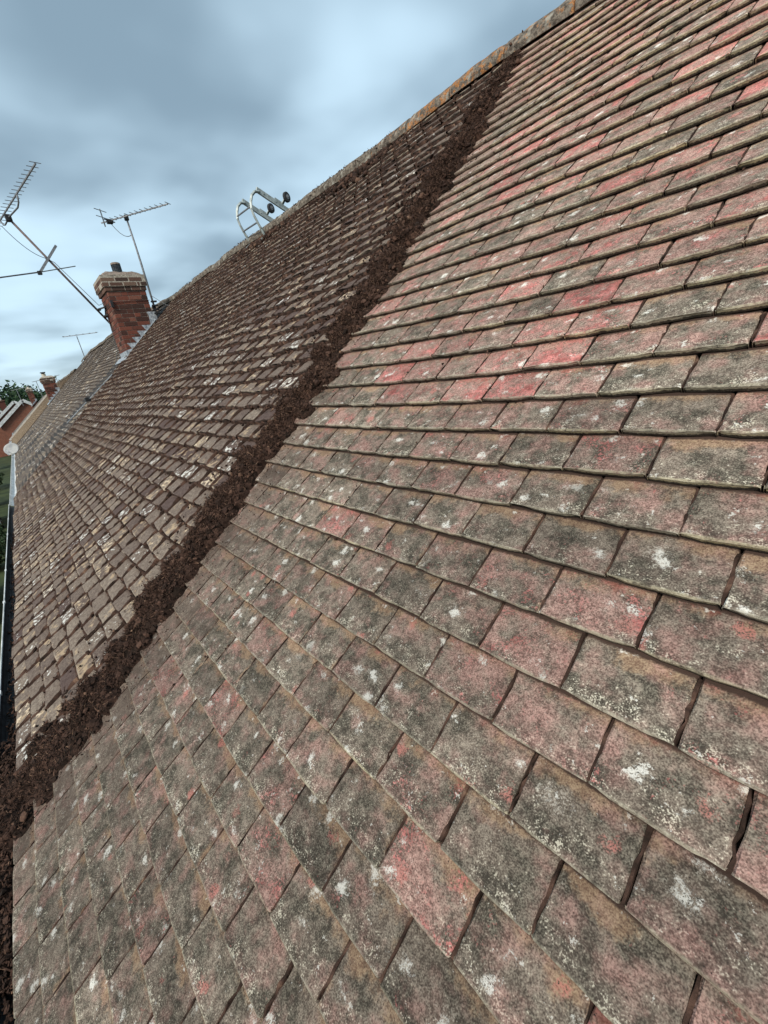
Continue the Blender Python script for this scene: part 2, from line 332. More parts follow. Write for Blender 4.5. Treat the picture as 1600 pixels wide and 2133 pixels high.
class MB:
    """collects boxes, tubes, prisms into one mesh"""
    def __init__(s): s.v = []; s.f = []; s.c = []
    def add(s, verts, faces, c=None):
        o = len(s.v); s.v += [tuple(p) for p in verts]; s.f += [tuple(i + o for i in f) for f in faces]
        s.c += [c if c is not None else (0.5, 0.5, 0.5, 1)] * len(verts)
    def box(s, a, b, c=None):
        (x0, y0, z0), (x1, y1, z1) = a, b
        s.add([(x0, y0, z0), (x1, y0, z0), (x1, y1, z0), (x0, y1, z0), (x0, y0, z1), (x1, y0, z1), (x1, y1, z1), (x0, y1, z1)],
              [(0, 3, 2, 1), (4, 5, 6, 7), (0, 1, 5, 4), (1, 2, 6, 5), (2, 3, 7, 6), (3, 0, 4, 7)], c)
    def tube(s, pts, r, n=8, cap=True, c=None):
        pts = [Vector(p) for p in pts]; rings = []
        rr = r if isinstance(r, (list, tuple)) else [r] * len(pts)
        up = None; verts = []
        for i, p in enumerate(pts):
            d = (pts[min(i + 1, len(pts) - 1)] - pts[max(i - 1, 0)]).normalized()
            if up is None: up = Vector((0, 0, 1)) if abs(d.z) < 0.9 else Vector((1, 0, 0))
            a = d.cross(up).normalized(); bb = a.cross(d).normalized(); up = bb
            for k in range(n):
                t = 2 * math.pi * k / n; verts.append(p + a * (math.cos(t) * rr[i]) + bb * (math.sin(t) * rr[i]))
        fs = []
        for i in range(len(pts) - 1):
            for k in range(n): fs.append((i * n + k, i * n + (k + 1) % n, (i + 1) * n + (k + 1) % n, (i + 1) * n + k))
        if cap: fs.append(tuple(range(n - 1, -1, -1))); fs.append(tuple(range((len(pts) - 1) * n, len(pts) * n)))
        s.add(verts, fs, c)
    def bar(s, p, q, w, h, up=(0, 0, 1), c=None):
        p, q = Vector(p), Vector(q); d = (q - p).normalized(); upv = Vector(up)
        a = d.cross(upv).normalized() * (w / 2); b2 = a.cross(d).normalized() * (h / 2)
        vs = [p - a - b2, p + a - b2, p + a + b2, p - a + b2, q - a - b2, q + a - b2, q + a + b2, q - a + b2]
        s.add(vs, [(0, 1, 2, 3), (7, 6, 5, 4), (0, 4, 5, 1), (1, 5, 6, 2), (2, 6, 7, 3), (3, 7, 4, 0)], c)
    def prism(s, poly, axis, a, b, c=None):
        """poly: 2-D outline in the two other axes (in x,y,z order), extruded along axis from a to b"""
        n = len(poly); vs = []
        for t in (a, b):
            for p in poly:
                q = list(p); q.insert(axis, t); vs.append(q)
        s.add(vs, [tuple(range(n - 1, -1, -1)), tuple(range(n, 2 * n))] + [(k, (k + 1) % n, n + (k + 1) % n, n + k) for k in range(n)], c)
    def mesh(s, name, smooth=False, bevel=0.0):
        me = bpy.data.meshes.new(name); me.from_pydata([tuple(v) for v in s.v], [], s.f)
        a = me.attributes.new('rnd', 'FLOAT_COLOR', 'POINT'); a.data.foreach_set('color', np.array(s.c, dtype=np.float32).ravel())
        bm = bmesh.new(); bm.from_mesh(me); bmesh.ops.recalc_face_normals(bm, faces=bm.faces)
        if bevel: bmesh.ops.bevel(bm, geom=bm.edges[:], offset=bevel, segments=1, affect='EDGES', clamp_overlap=True)
        bm.to_mesh(me); bm.free()
        if smooth:
            for p in me.polygons: p.use_smooth = True
        me.update(); return me
    def obj(s, name, mat, parent=None, smooth=False, bevel=0.0): return put(name, s.mesh(name, smooth, bevel), mat, parent)


# ------------------------------------------------------------------ roof frame
PITCH = R(40); CP, SP = math.cos(PITCH), math.sin(PITCH)
def rf(X, S, N=0.0):
    """roof coordinates: X along the ridge, S down the slope, N out of the slope"""
    X, S, N = np.broadcast_arrays(np.asarray(X, float), np.asarray(S, float), np.asarray(N, float))
    return np.stack([X, -S * CP - N * SP, -S * SP + N * CP], -1)

SR = -3.02          # apex of the slope
SE = 1.91           # tail of the last course
GAUGE, TW = 0.1053, 0.165
YR, ZR = -SR * CP, -SR * SP
GROUND = -6.2


def vnoise(P, seed, scale):
    """value noise for numpy points (n,3) -> (n,) in -1..1"""
    P = P * scale + seed * 17.31; i = np.floor(P).astype(np.int64); f = P - i; f = f * f * (3 - 2 * f); out = 0
    for dx in (0, 1):
        for dy in (0, 1):
            for dz in (0, 1):
                h = (i[:, 0] + dx) * 374761393 + (i[:, 1] + dy) * 668265263 + (i[:, 2] + dz) * 2147483647 + seed * 974634777
                h = (h ^ (h >> 13)) * 1274126177 & 0x7fffffff; h = ((h ^ (h >> 16)) & 0xffff) / 32767.5 - 1
                w = (f[:, 0] if dx else 1 - f[:, 0]) * (f[:, 1] if dy else 1 - f[:, 1]) * (f[:, 2] if dz else 1 - f[:, 2]); out = out + h * w
    return out


def sag(X, S):
    """slow unevenness of the old roof"""
    k = np.clip((-9.4 - X) / 4.5, 0, 1); k = k * k * (3 - 2 * k) * np.clip((1.0 - S) / 4.0, 0, 1) * np.clip((X + 27) / 6.0, 0, 1)
    return 0.14 * k + 0.012 * np.sin(X * 1.3 + 0.4) * np.cos(S * 0.9) + 0.008 * np.sin(X * 2.9 + S * 2.1)


def tile_field(name, mat, parent, cells, us, vs, thick, bev, jit, jpos, jlift, seed, rnd, L=2.35, sagf=1.0, rag=0.0, gap=0.0022, dn=0.0):
    """cells: arrays X (left edge), S (tail), W (width). One mesh of single overlapping tiles."""
    r = np.random.default_rng(seed); X, S, W = cells; n = len(X)
    us = np.array([0.0] + list(us) + [1.0]); vs = np.array([0.0] + list(vs)); nu, nv = len(us), len(vs)
    UU, VV = np.meshgrid(us, vs)                     # (nv,nu)
    isb = np.zeros_like(UU, bool); isb[:, 0] = isb[:, -1] = True; isb[0, :] = True          # bottom ring
    edge = np.zeros_like(UU, bool); edge[1, 1:-1] = True; edge[:, 1] = edge[:, -2] = True; edge &= ~isb
    shape = (n, nv, nu)
    VVv = np.where(VV > 1.5, L, VV)
    px = X[:, None, None] + (UU * (W[:, None, None] - gap * 2) + gap)
    ps = np.broadcast_to(S[:, None, None] - VVv * GAUGE, shape).copy()
    ps += (r.normal(0, jpos, n))[:, None, None]; px = px + r.normal(0, jpos * 0.8, n)[:, None, None]
    rot = r.normal(0, jlift * 1.2, n)[:, None, None]
    ps += rot * (UU - 0.5) * W[:, None, None]
    lift = np.abs(r.normal(0, jlift * 0.5, n))
    top = thick * (1 - VVv) + lift[:, None, None] * np.clip(1 - VVv, 0, 1) * 0.12
    top = top + r.normal(0, 0.06 * jlift, n)[:, None, None] * (UU - 0.5) * np.clip(1.2 - VVv, 0, 1)
    top = top - 0.0016 * (2 * UU - 1) ** 2
    pn = np.where(isb, top - thick * np.where(VV < 0.001, 0.84, 1.02), np.where(edge, top - bev, top))
    # rounded tail corners
    cx = np.minimum(UU, 1 - UU) * TW; cv = VVv * GAUGE
    cut = np.clip(0.007 - cx, 0, 1) * (cv < 0.002) * 0.9
    ps = ps - cut
    # rough edges: same offset for upper and lower vertex
    je = r.normal(0, 1, (n, nv, nu)); je2 = r.normal(0, 1, (n, nv, nu))
    je[:, 0, :] = je[:, 1, :]; je2[:, :, 0] = je2[:, :, 1]; je2[:, :, -1] = je2[:, :, -2]
    ps = ps + np.where((VV < 0.001), je * jit - np.abs(je) * rag, 0); px = px + np.where((UU < 0.001) | (UU > 0.999), je2 * jit, 0)
    pn = pn + r.normal(0, jit * 0.5, shape) * (~isb) * (VVv < 1.2)
    pn = pn + sag(px, ps) * sagf
    V = rf(px, ps, pn + dn).reshape(-1, 3)
    idx = np.arange(n * nv * nu).reshape(n, nv, nu)
    F = np.stack([idx[:, :-1, :-1], idx[:, :-1, 1:], idx[:, 1:, 1:], idx[:, 1:, :-1]], -1).reshape(-1, 4)
    side = isb.astype(float)
    tuv = np.stack([np.broadcast_to(UU, shape), np.broadcast_to(VVv, shape), np.broadcast_to(side, shape)], -1).reshape(-1, 3)
    C4 = np.repeat(rnd, nv * nu, axis=0)
    me = mesh_np(name, V, F, {'tuv': ('FLOAT_VECTOR', tuv), 'rnd': ('FLOAT_COLOR', C4)})
    return put(name, me, mat, parent)


def grid_cells(X0, X1, S0, S1, keep=None, seed=0, phase=0.0, gauge=GAUGE, tw=TW):
    """rows counted from S=0 so that the courses fall where they do in the photograph"""
    Xs, Ss = [], []
    k0, k1 = math.ceil(S0 / gauge), math.floor(S1 / gauge + 1e-6)
    for k in range(k0, k1 + 1):
        o = 0.0 if k % 2 else 0.5
        js = np.arange(math.floor(X0 / tw) - 1, math.ceil(X1 / tw) + 2)
        xs = (js + o) * tw + phase
        ok = (xs > X0 - tw) & (xs < X1 - 0.01)
        if keep is not None: ok &= keep(xs, np.full(len(xs), k * gauge))
        Xs.append(xs[ok]); Ss.append(np.full(ok.sum(), k * gauge))
    X = np.concatenate(Xs); S = np.concatenate(Ss)
    X1c = np.minimum(X + tw, X1); Xc = np.maximum(X, X0)
    ok = (X1c - Xc) > 0.03
    return Xc[ok], S[ok], (X1c - Xc)[ok]


PX = -9.32           # party line between the near house and the next one
def split_x(S): return -1.36 + 0.03 * np.sin(S * 2.1)

ICO = {}
def ico(sub):
    if sub not in ICO:
        bm = bmesh.new(); bmesh.ops.create_icosphere(bm, subdivisions=sub, radius=1.0)
        bm.verts.ensure_lookup_table()
        ICO[sub] = (np.array([v.co[:] for v in bm.verts]), np.array([[v.index for v in f.verts] for f in bm.faces])); bm.free()
    return ICO[sub]


def blobs(pts, rad, seed, sub=1, flat=0.7, rough=0.35):
    """lumpy clods as raw arrays V,F,rnd"""
    r = np.random.default_rng(seed); v0, f0 = ico(sub); n = len(pts); k = len(v0)
    d = 1 + r.normal(0, rough, (n, k)); d = np.clip(d, 0.35, 1.9)
    sc = r.uniform(0.6, 1.35, (n, 1, 3)); sc[:, :, 2] *= flat
    a = r.uniform(0, 6.28, n); ca, sa = np.cos(a), np.sin(a)
    P = v0[None] * d[..., None] * sc * rad[:, None, None]
    Q = np.stack([P[..., 0] * ca[:, None] - P[..., 1] * sa[:, None], P[..., 0] * sa[:, None] + P[..., 1] * ca[:, None], P[..., 2]], -1)
    # tilt into the roof plane
    Qw = np.stack([Q[..., 0], Q[..., 1] * CP - Q[..., 2] * SP, Q[..., 1] * SP + Q[..., 2] * CP], -1)
    V = (Qw + pts[:, None, :]).reshape(-1, 3)
    F = (f0[None] + (np.arange(n) * k)[:, None, None]).reshape(-1, 3)
    c = np.clip(r.beta(2, 3, n), 0, 1); C4 = np.repeat(np.stack([c, c, c, np.ones(n)], -1), k, axis=0)
    return V, F, C4


def fibres(pts, ln, wd, seed, up=0.5):
    """thin crooked shreds, two quads each"""
    r = np.random.default_rng(seed); n = len(pts)
    d = r.normal(0, 1, (n, 3)); d[:, 2] = np.abs(d[:, 2]) * up; d /= np.linalg.norm(d, axis=1)[:, None]
    d = np.stack([d[:, 0], d[:, 1] * CP - d[:, 2] * SP, d[:, 1] * SP + d[:, 2] * CP], -1)
    s_ = np.cross(d, r.normal(0, 1, (n, 3))); s_ /= np.linalg.norm(s_, axis=1)[:, None]
    b_ = np.cross(d, s_) * (ln * r.normal(0, 0.25, n))[:, None]
    h = (wd / 2)[:, None] * s_; L_ = ln[:, None] * d
    V = np.stack([pts - h, pts + h, pts + L_ * 0.5 + b_ - h, pts + L_ * 0.5 + b_ + h, pts + L_ - h * 0.3, pts + L_ + h * 0.3], 1).reshape(-1, 3)
    base = (np.arange(n) * 6)[:, None]
    F = np.concatenate([base + np.array([[0, 1, 3, 2]]), base + np.array([[2, 3, 5, 4]])])
    c = np.clip(r.beta(2.2, 2.2, n), 0, 1); C4 = np.repeat(np.stack([c, c, c, np.ones(n)], -1), 6, axis=0)
    return V, F, C4


def join_parts(parts):
    Vs, Fs, Cs = [], {}, []; o = 0
    for V, F, C in parts:
        Vs.append(V); Cs.append(C); Fs.setdefault(F.shape[1], []).append(F + o); o += len(V)
    return np.concatenate(Vs), [np.concatenate(f) for f in Fs.values()], np.concatenate(Cs)


def roof_deck(name, mat, parent, X0, X1, S0, S1, back=True, lower=0.03, sback=None):
    """solid roof body under the tiles: front slope, apex and back slope"""
    b = MB(); ya, za = -S0 * CP, -S0 * SP
    f = rf(0, S1, -lower); a = rf(0, S0, -lower)
    sb = (S1 - S0) if sback is None else sback
    by, bz = ya + sb * CP, za - sb * SP
    poly = [(f[1], f[2]), (ya, a[2] + lower * 0.2), (by, bz), (by - 0.2, bz - 0.14), (ya, za - 0.28), (f[1] + 0.06, f[2] - 0.08)]
    b.prism(poly, 0, X0, X1)
    return b.obj(name, mat, parent)


def ridge_tiles(parent, X0, X1, S0, zoff, orange, ln=0.455, r0=0.104, lo=False):
    n = int(round((X1 - X0) / ln)); st = (X1 - X0) / n
    r = np.random.default_rng(int(abs(X0) * 100) + 3)
    ya, za = -S0 * CP, -S0 * SP + zoff
    for k in range(n):
        xa, xb = X0 + k * st + 0.004, X0 + (k + 1) * st - 0.004
        na, nx = (13, 9) if not lo else (7, 3)
        th = np.linspace(-0.15, math.pi + 0.15, na); xs = np.linspace(xa, xb, nx)
        TH, XS = np.meshgrid(th, xs); dz = r.normal(0, 0.006); tilt = r.normal(0, 0.006)
        V = []
        P = np.stack([XS.ravel(), np.cos(TH).ravel(), np.sin(TH).ravel()], -1)
        rad = r0 + 0.007 * vnoise(np.stack([XS.ravel(), TH.ravel() * 0.1, 0 * XS.ravel() + k], -1), 5, 22) + r.normal(0, 0.0015, XS.size)
        endf = (np.abs((XS.ravel() - (xa + xb) / 2) / (xb - xa)) > 0.46) * 0.004
        rad = rad - endf
        sg = sag(np.array(xs), np.full(nx, S0)) * 1.0
        outer = np.stack([P[:, 0], ya + P[:, 1] * rad * 1.08, za + P[:, 2] * rad * 0.93 - 0.040 + dz + tilt * (XS.ravel() - xa) + np.repeat(sg, na)], -1)
        rad2 = rad - 0.016
        inner = np.stack([P[:, 0], ya + P[:, 1] * rad2 * 1.08, za + P[:, 2] * rad2 * 0.93 - 0.040 + dz + np.repeat(sg, na)], -1)
        V = np.concatenate([outer, inner]); o = nx * na
        I = np.arange(nx * na).reshape(nx, na)
        q = lambda A, B, C, D: np.stack([A, B, C, D], -1).reshape(-1, 4)
        F = [q(I[:-1, :-1], I[1:, :-1], I[1:, 1:], I[:-1, 1:]), q(I[:-1, :-1] + o, I[:-1, 1:] + o, I[1:, 1:] + o, I[1:, :-1] + o),
             q(I[0, :-1], I[0, 1:], I[0, 1:] + o, I[0, :-1] + o), q(I[-1, 1:], I[-1, :-1], I[-1, :-1] + o, I[-1, 1:] + o),
             q(I[:-1, 0], I[:-1, 0] + o, I[1:, 0] + o, I[1:, 0]), q(I[:-1, -1], I[1:, -1], I[1:, -1] + o, I[:-1, -1] + o)]
        rd = np.array([orange((xa + xb) / 2), r.random(), r.random(), 1]); C4 = np.tile(rd, (len(V), 1))
        me = mesh_np('ridge_tile', V, np.concatenate(F), {'rnd': ('FLOAT_COLOR', C4)}, smooth=False)
        put('ridge_tile', me, M['ridge'], parent)


def mortar_bed(parent, X0, X1, S0, zoff, mat):
    """bedding mortar under the ridge tiles"""
    b = MB(); ya, za = -S0 * CP, -S0 * SP + zoff
    b.prism([(ya - 0.104, za - 0.12), (ya - 0.088, za - 0.06), (ya, za + 0.015), (ya + 0.088, za - 0.06), (ya + 0.104, za - 0.12)], 0, X0 + 0.01, X1 - 0.01)
    return b.obj('mortar_bedding', mat, parent)


def gutter(name, parent, X0, X1, y0, z0, mat, w=0.115):
    b = MB(); n = 9
    out = [(y0 - w / 2 - math.cos(t) * w / 2, z0 - math.sin(t) * w / 2) for t in np.linspace(0, math.pi, n)]
    inn = [(y0 - w / 2 - math.cos(t) * (w / 2 - 0.004), z0 - math.sin(t) * (w / 2 - 0.004)) for t in np.linspace(math.pi, 0, n)]
    lip = [(y0 - w - 0.004, z0 - 0.002), (y0 - w - 0.004, z0 + 0.006), (y0 - w + 0.004, z0 + 0.006)]
    poly = lip + [inn[-1]] + inn[::-1][1:] if False else out + inn
    b.prism(poly, 0, X0, X1)
    return b.obj(name, mat, parent)


# ------------------------------------------------------------------ the near house
house = empty('terraced_house', (-3, 1.0, GROUND), 'nearest terraced house, tiled roof half scraped clean and half mossy, big brick chimney', 'house', 'houses of the terrace')
XR = 3.2
wl = MB(); wl.box((PX + 0.02, -1.2, GROUND), (XR - 0.1, 5.8, -1.5)); wall = wl.obj('wall', None, house)


def mat_brickwall(name, c1, c2, mortar):
    mt, gg, b = new_mat(name, 0.9, 0.2); co = gg.objco(); x, y, z = gg.sep(co)
    nrm = gg.sep(gg.node('ShaderNodeNewGeometry').outputs['Normal'])
    f = gg.step(gg.math('ABSOLUTE', nrm[0]), 0.45, 0.55)
    h = gg.math('ADD', gg.math('MULTIPLY', x, gg.math('SUBTRACT', 1.0, f)), gg.math('MULTIPLY', y, f))
    t = gg.node('ShaderNodeTexBrick'); gg.set(t.inputs['Vector'], gg.comb(h, z, 0.0)); t.inputs['Scale'].default_value = 1.0
    t.inputs['Brick Width'].default_value = 0.225; t.inputs['Row Height'].default_value = 0.075; t.inputs['Mortar Size'].default_value = 0.008
    t.inputs['Color1'].default_value = c1; t.inputs['Color2'].default_value = c2; t.inputs['Mortar'].default_value = mortar
    n = gg.noise(co, 3.0, 4.0, 0.6)
    gg.set(b.inputs['Base Color'], gg.mix(gg.step(n, 0.3, 0.7), t.outputs['Color'], gg.mix(0.35, t.outputs['Color'], (0.09, 0.05, 0.035, 1))))
    return mt
M['brickwall'] = mat_brickwall('brick_wall', (0.27, 0.085, 0.05, 1), (0.20, 0.066, 0.04, 1), (0.22, 0.15, 0.11, 1))
wall.data.materials.append(M['brickwall'])
roof = roof_deck('roof', M['deck'], house, PX, XR, SR + 0.04, SE - 0.08)
roof['label'] = 'near tiled roof'

us_c = [0.0, 0.02, 0.2, 0.4, 0.6, 0.8, 0.98, 1.0]; vs_c = [0.0, 0.025, 0.22, 0.45, 0.7, 1.0, 2.0]
cells = grid_cells(-1.75, XR, SR + 0.12, SE, keep=lambda x, s: x > split_x(s) - 0.02)
Xc, Sc, Wc = cells; n = len(Xc)
# pigment is more exposed to the right; dust collects beside the heap
pr_ = rf(Xc, Sc)
redn = np.clip(0.30 + 0.20 * (Xc + 0.10) - 0.15 * Sc + 0.28 * vnoise(pr_, 11, 2.3) + rng.normal(0, 0.24, n), 0, 0.72)
och = np.clip(0.22 - 0.30 * (Sc - 0.0) * (Sc < 0.3) + 0.5 * (Xc - 0.1) * (Sc < 0.3) + rng.normal(0, 0.2, n), 0, 1) * (0.4 + 0.6 * rng.random(n))
dist = Xc - split_x(Sc)
dust = np.clip(1.1 - dist / 0.48 + rng.normal(0, 0.12, n), 0, 1)
rnd = np.stack([redn, np.clip(rng.normal(0.42, 0.13, n) - 0.25 * np.clip(Sc, -1.9, 1.0), 0, 1), och, dust], -1)
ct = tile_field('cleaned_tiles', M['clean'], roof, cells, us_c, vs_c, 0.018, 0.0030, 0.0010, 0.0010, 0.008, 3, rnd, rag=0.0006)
ct['label'] = 'grey and red roof tiles scraped clean of moss'

us_m = [0.0, 0.06, 0.35, 0.65, 0.94, 1.0]; vs_m = [0.0, 0.06, 0.4, 0.75, 1.0, 2.0]
cells_m = grid_cells(PX, -1.15, SR + 0.12, SE, keep=lambda x, s: x <= split_x(s) - 0.02)
Xm, Sm, Wm = cells_m; n = len(Xm)
lic = np.where(rng.random(n) < 0.40 + 0.05 * np.clip(Sm, -1, 2), rng.uniform(0.45, 0.86, n), rng.uniform(0.0, 0.4, n))
rnd = np.stack([lic, np.clip(rng.normal(0.45, 0.28, n) + 0.12 * np.clip(Sm, -1, 1), 0, 1), rng.random(n), np.ones(n)], -1)
mt_ = tile_field('mossy_tiles', M['mossy'], roof, cells_m, us_m, vs_m, 0.022, 0.005, 0.0022, 0.0045, 0.05, 4, rnd, rag=0.004, gap=0.0085)
mt_['label'] = 'dark uncleaned roof tiles with moss in every joint'

def near_orange(x): return float(np.clip(1.0 - 0.30 * abs(x + 1.9), 0.05, 0.9)) if x < -1.0 else 0.25
ridge_tiles(roof, PX + 0.05, XR, SR, 0.0, near_orange)
mortar_bed(roof, PX, XR, SR, 0.0, M['mortar'])

# gutter of the near house
YE, ZE = rf(0, SE)[1], rf(0, SE)[2]
fb = MB(); fb.box((PX, YE + 0.035, ZE - 0.30), (XR, YE + 0.06, ZE - 0.035)); fb.obj('fascia', M['black'], house)
gt = gutter('gutter', house, PX + 0.06, XR, YE + 0.018, ZE - 0.055, M['black'])
rim = MB()
xx = PX + 0.06
while xx < XR:
    ln_ = min(random.uniform(0.9, 2.2), XR - xx)
    rim.tube([(xx, YE - 0.098, ZE - 0.052), (xx + ln_ - 0.01, YE - 0.098, ZE - 0.052)], 0.0055, 6)
    rim.box((xx - 0.02, YE - 0.106, ZE - 0.064), (xx + 0.02, YE - 0.090, ZE - 0.046)); xx += ln_
rim.obj('rim', M['white'], gt)

# ------------------------------------------------------------------ moss
# (a) the raked band of moss down the roof
nS, nX = 720, 84
Sg = np.linspace(SR + 0.11, SE + 0.06, nS); t_ = np.linspace(-1.9, 1.9, nX)
def heap_c(S): return np.interp(S, [-3.1, -2.87, -2.0, -1.0, -0.3, 0.3, 1.0, 1.5, 1.95], [-1.38, -1.34, -1.29, -1.20, -1.21, -1.28, -1.30, -1.31, -1.35])
def heap_w(S): return np.interp(S, [-3.1, -2.0, -1.0, 0.0, 1.0, 1.95], [0.085, 0.105, 0.100, 0.100, 0.118, 0.175])
r_ = np.random.default_rng(40); nd = 430
ds_ = r_.uniform(Sg[0] - 0.02, Sg[-1] + 0.03, nd); dt_ = np.clip(r_.normal(0, 0.5, nd), -1.35, 1.2); dx_ = heap_c(ds_) + dt_ * heap_w(ds_)
dr_ = r_.uniform(0.022, 0.072, nd) * (1.15 - 0.35 * np.abs(dt_)); dh_ = dr_ * r_.uniform(0.55, 1.0, nd) * (0.55 + 0.45 * np.clip((ds_ - SR - 0.1) / 0.6, 0, 1)); dc_ = r_.beta(2, 2.6, nd)
SS, TT = np.meshgrid(Sg, t_, indexing='ij'); XX = heap_c(SS) + TT * heap_w(SS)
Pn = np.stack([XX.ravel(), SS.ravel(), 0 * SS.ravel()], -1)
wx = XX + 0.010 * vnoise(Pn, 27, 38).reshape(SS.shape); ws = SS + 0.010 * vnoise(Pn, 34, 38).reshape(SS.shape)
NN = 0.020 * (1 - (TT / 0.95) ** 2) + 0.010 * vnoise(Pn, 35, 16).reshape(SS.shape) - 0.004; CC = np.full(SS.shape, 0.22)
for k in range(nd):
    a_, b_ = np.searchsorted(Sg, [ds_[k] - dr_[k] * 1.3, ds_[k] + dr_[k] * 1.3])
    if b_ <= a_: continue
    q_ = ((wx[a_:b_] - dx_[k]) ** 2 + (ws[a_:b_] - ds_[k]) ** 2) / dr_[k] ** 2
    hh = dh_[k] * (1 - q_); m_ = hh > NN[a_:b_]
    NN[a_:b_] = np.where(m_, hh, NN[a_:b_]); CC[a_:b_] = np.where(m_, dc_[k], CC[a_:b_])
rough_ = 0.0075 * vnoise(Pn, 29, 48).reshape(SS.shape) + 0.006 * vnoise(Pn, 30, 105).reshape(SS.shape)
HH = NN.copy(); NN = np.where(NN > 0.003, NN + rough_, -0.02)
V0 = rf(XX, SS, NN + 0.006).reshape(-1, 3)
I = np.arange(nS * nX).reshape(nS, nX)
F0 = np.stack([I[:-1, :-1], I[:-1, 1:], I[1:, 1:], I[1:, :-1]], -1).reshape(-1, 4)
F0 = F0[(HH.ravel()[F0] > 0.0).any(1)]
c0 = np.clip(CC.ravel() * 0.75 + 0.3 * vnoise(Pn, 31, 60) + 0.12 * vnoise(Pn, 32, 150), 0, 1); C0 = np.stack([c0, c0, c0, 1 + 0 * c0], -1)
WT = np.clip(HH.ravel() + 0.004, 0, 0.05); WT /= WT.sum()


def on_heap(k, seed):
    r = np.random.default_rng(seed); i = r.choice(len(WT), k, p=WT)
    return XX.ravel()[i] + r.normal(0, 0.006, k), SS.ravel()[i] + r.normal(0, 0.004, k), np.maximum(NN.ravel()[i], 0.004)
x, s, nn = on_heap(17000, 41); r_ = np.random.default_rng(42)
b1 = blobs(rf(x, s, nn + 0.003), r_.uniform(0.002, 0.0075, len(x)), 43, 1, 0.85, 0.36)
x, s, nn = on_heap(900, 44); b2 = blobs(rf(x, s, nn + 0.006), r_.uniform(0.007, 0.016, len(x)), 45, 2, 0.75, 0.14)
x, s, nn = on_heap(46000, 46); fb_ = fibres(rf(x, s, nn + 0.006), r_.uniform(0.006, 0.030, len(x)), r_.uniform(0.0010, 0.0036, len(x)), 47, 0.8)
V, F, C = join_parts([(V0, F0, C0), b1, b2, fb_])
heap = put('moss_debris', mesh_np('moss_debris', V, F, {'rnd': ('FLOAT_COLOR', C)}), M['moss'])
tag(heap, 'thick band of dark brown raked moss running down the roof from ridge to gutter', 'moss', kind='stuff')

# (b) moss growing between the uncleaned tiles
r_ = np.random.default_rng(51)
pts, rad = [], []
n = len(Xm)
for q in range(4):                                   # along the tails
    ok = r_.random(n) < (0.85 if q < 2 else 0.6)
    xx = Xm[ok] + r_.random(ok.sum()) * Wm[ok]; ss = Sm[ok] + r_.normal(0.004, 0.006, ok.sum())
    pts.append(rf(xx, ss, 0.006 + sag(xx, ss))); rad.append(r_.uniform(0.004, 0.0105, ok.sum()))
for q in range(4):                                   # in the side joints
    ok = r_.random(n) < 0.95
    xx = Xm[ok] + r_.normal(0, 0.003, ok.sum()); ss = Sm[ok] - r_.random(ok.sum()) * GAUGE
    pts.append(rf(xx, ss, 0.008 + sag(xx, ss))); rad.append(r_.uniform(0.004, 0.0105, ok.sum()))
# thick growth under the ridge
k = 1500; xx = r_.uniform(PX + 0.4, -1.5, k); wgt = 0.5 + 0.5 * vnoise(np.stack([xx, 0 * xx, 0 * xx], -1), 52, 1.1)
ss = SR + 0.10 + np.abs(r_.normal(0, 0.10, k)) * (0.5 + wgt) + 0.02
pts.append(rf(xx, ss, 0.016)); rad.append(r_.uniform(0.008, 0.026, k) * (0.4 + 0.8 * wgt))
k = 900; xx = r_.uniform(PX + 0.1, -1.3, k); aa = r_.uniform(0.1, 2.6, k)
p_ = np.stack([xx, YR - 0.11 * np.cos(aa), ZR - 0.042 + 0.097 * np.sin(aa) + sag(xx, np.full(k, SR))], -1); ok = vnoise(np.stack([xx, aa * 0.1, 0 * xx], -1), 56, 3.0) > -0.15
pts.append(p_[ok]); rad.append(r_.uniform(0.003, 0.009, ok.sum()))
# loose clods beside the raked band
k = 200; ss = r_.uniform(SR + 0.3, SE, k); xx = -1.48 - np.abs(r_.normal(0, 0.12, k)) - 0.03 * ss
pts.append(rf(xx, ss, 0.016)); rad.append(r_.uniform(0.003, 0.010, k))
k = 900; ss = r_.uniform(SR + 0.15, -0.7, k); xx = -1.34 - np.abs(r_.normal(0, 0.15, k)) * np.clip((-0.4 - ss) / 1.6, 0.2, 1.3)
ok = vnoise(np.stack([xx, ss, 0 * xx], -1), 57, 6.0) > -0.1
xx, ss = xx[ok], ss[ok]; pts.append(rf(xx, ss, 0.018)); rad.append(r_.uniform(0.004, 0.013, len(xx)))
pts = np.concatenate(pts); rad = np.concatenate(rad)
bl = blobs(pts, rad, 53, 1, 0.8, 0.3)


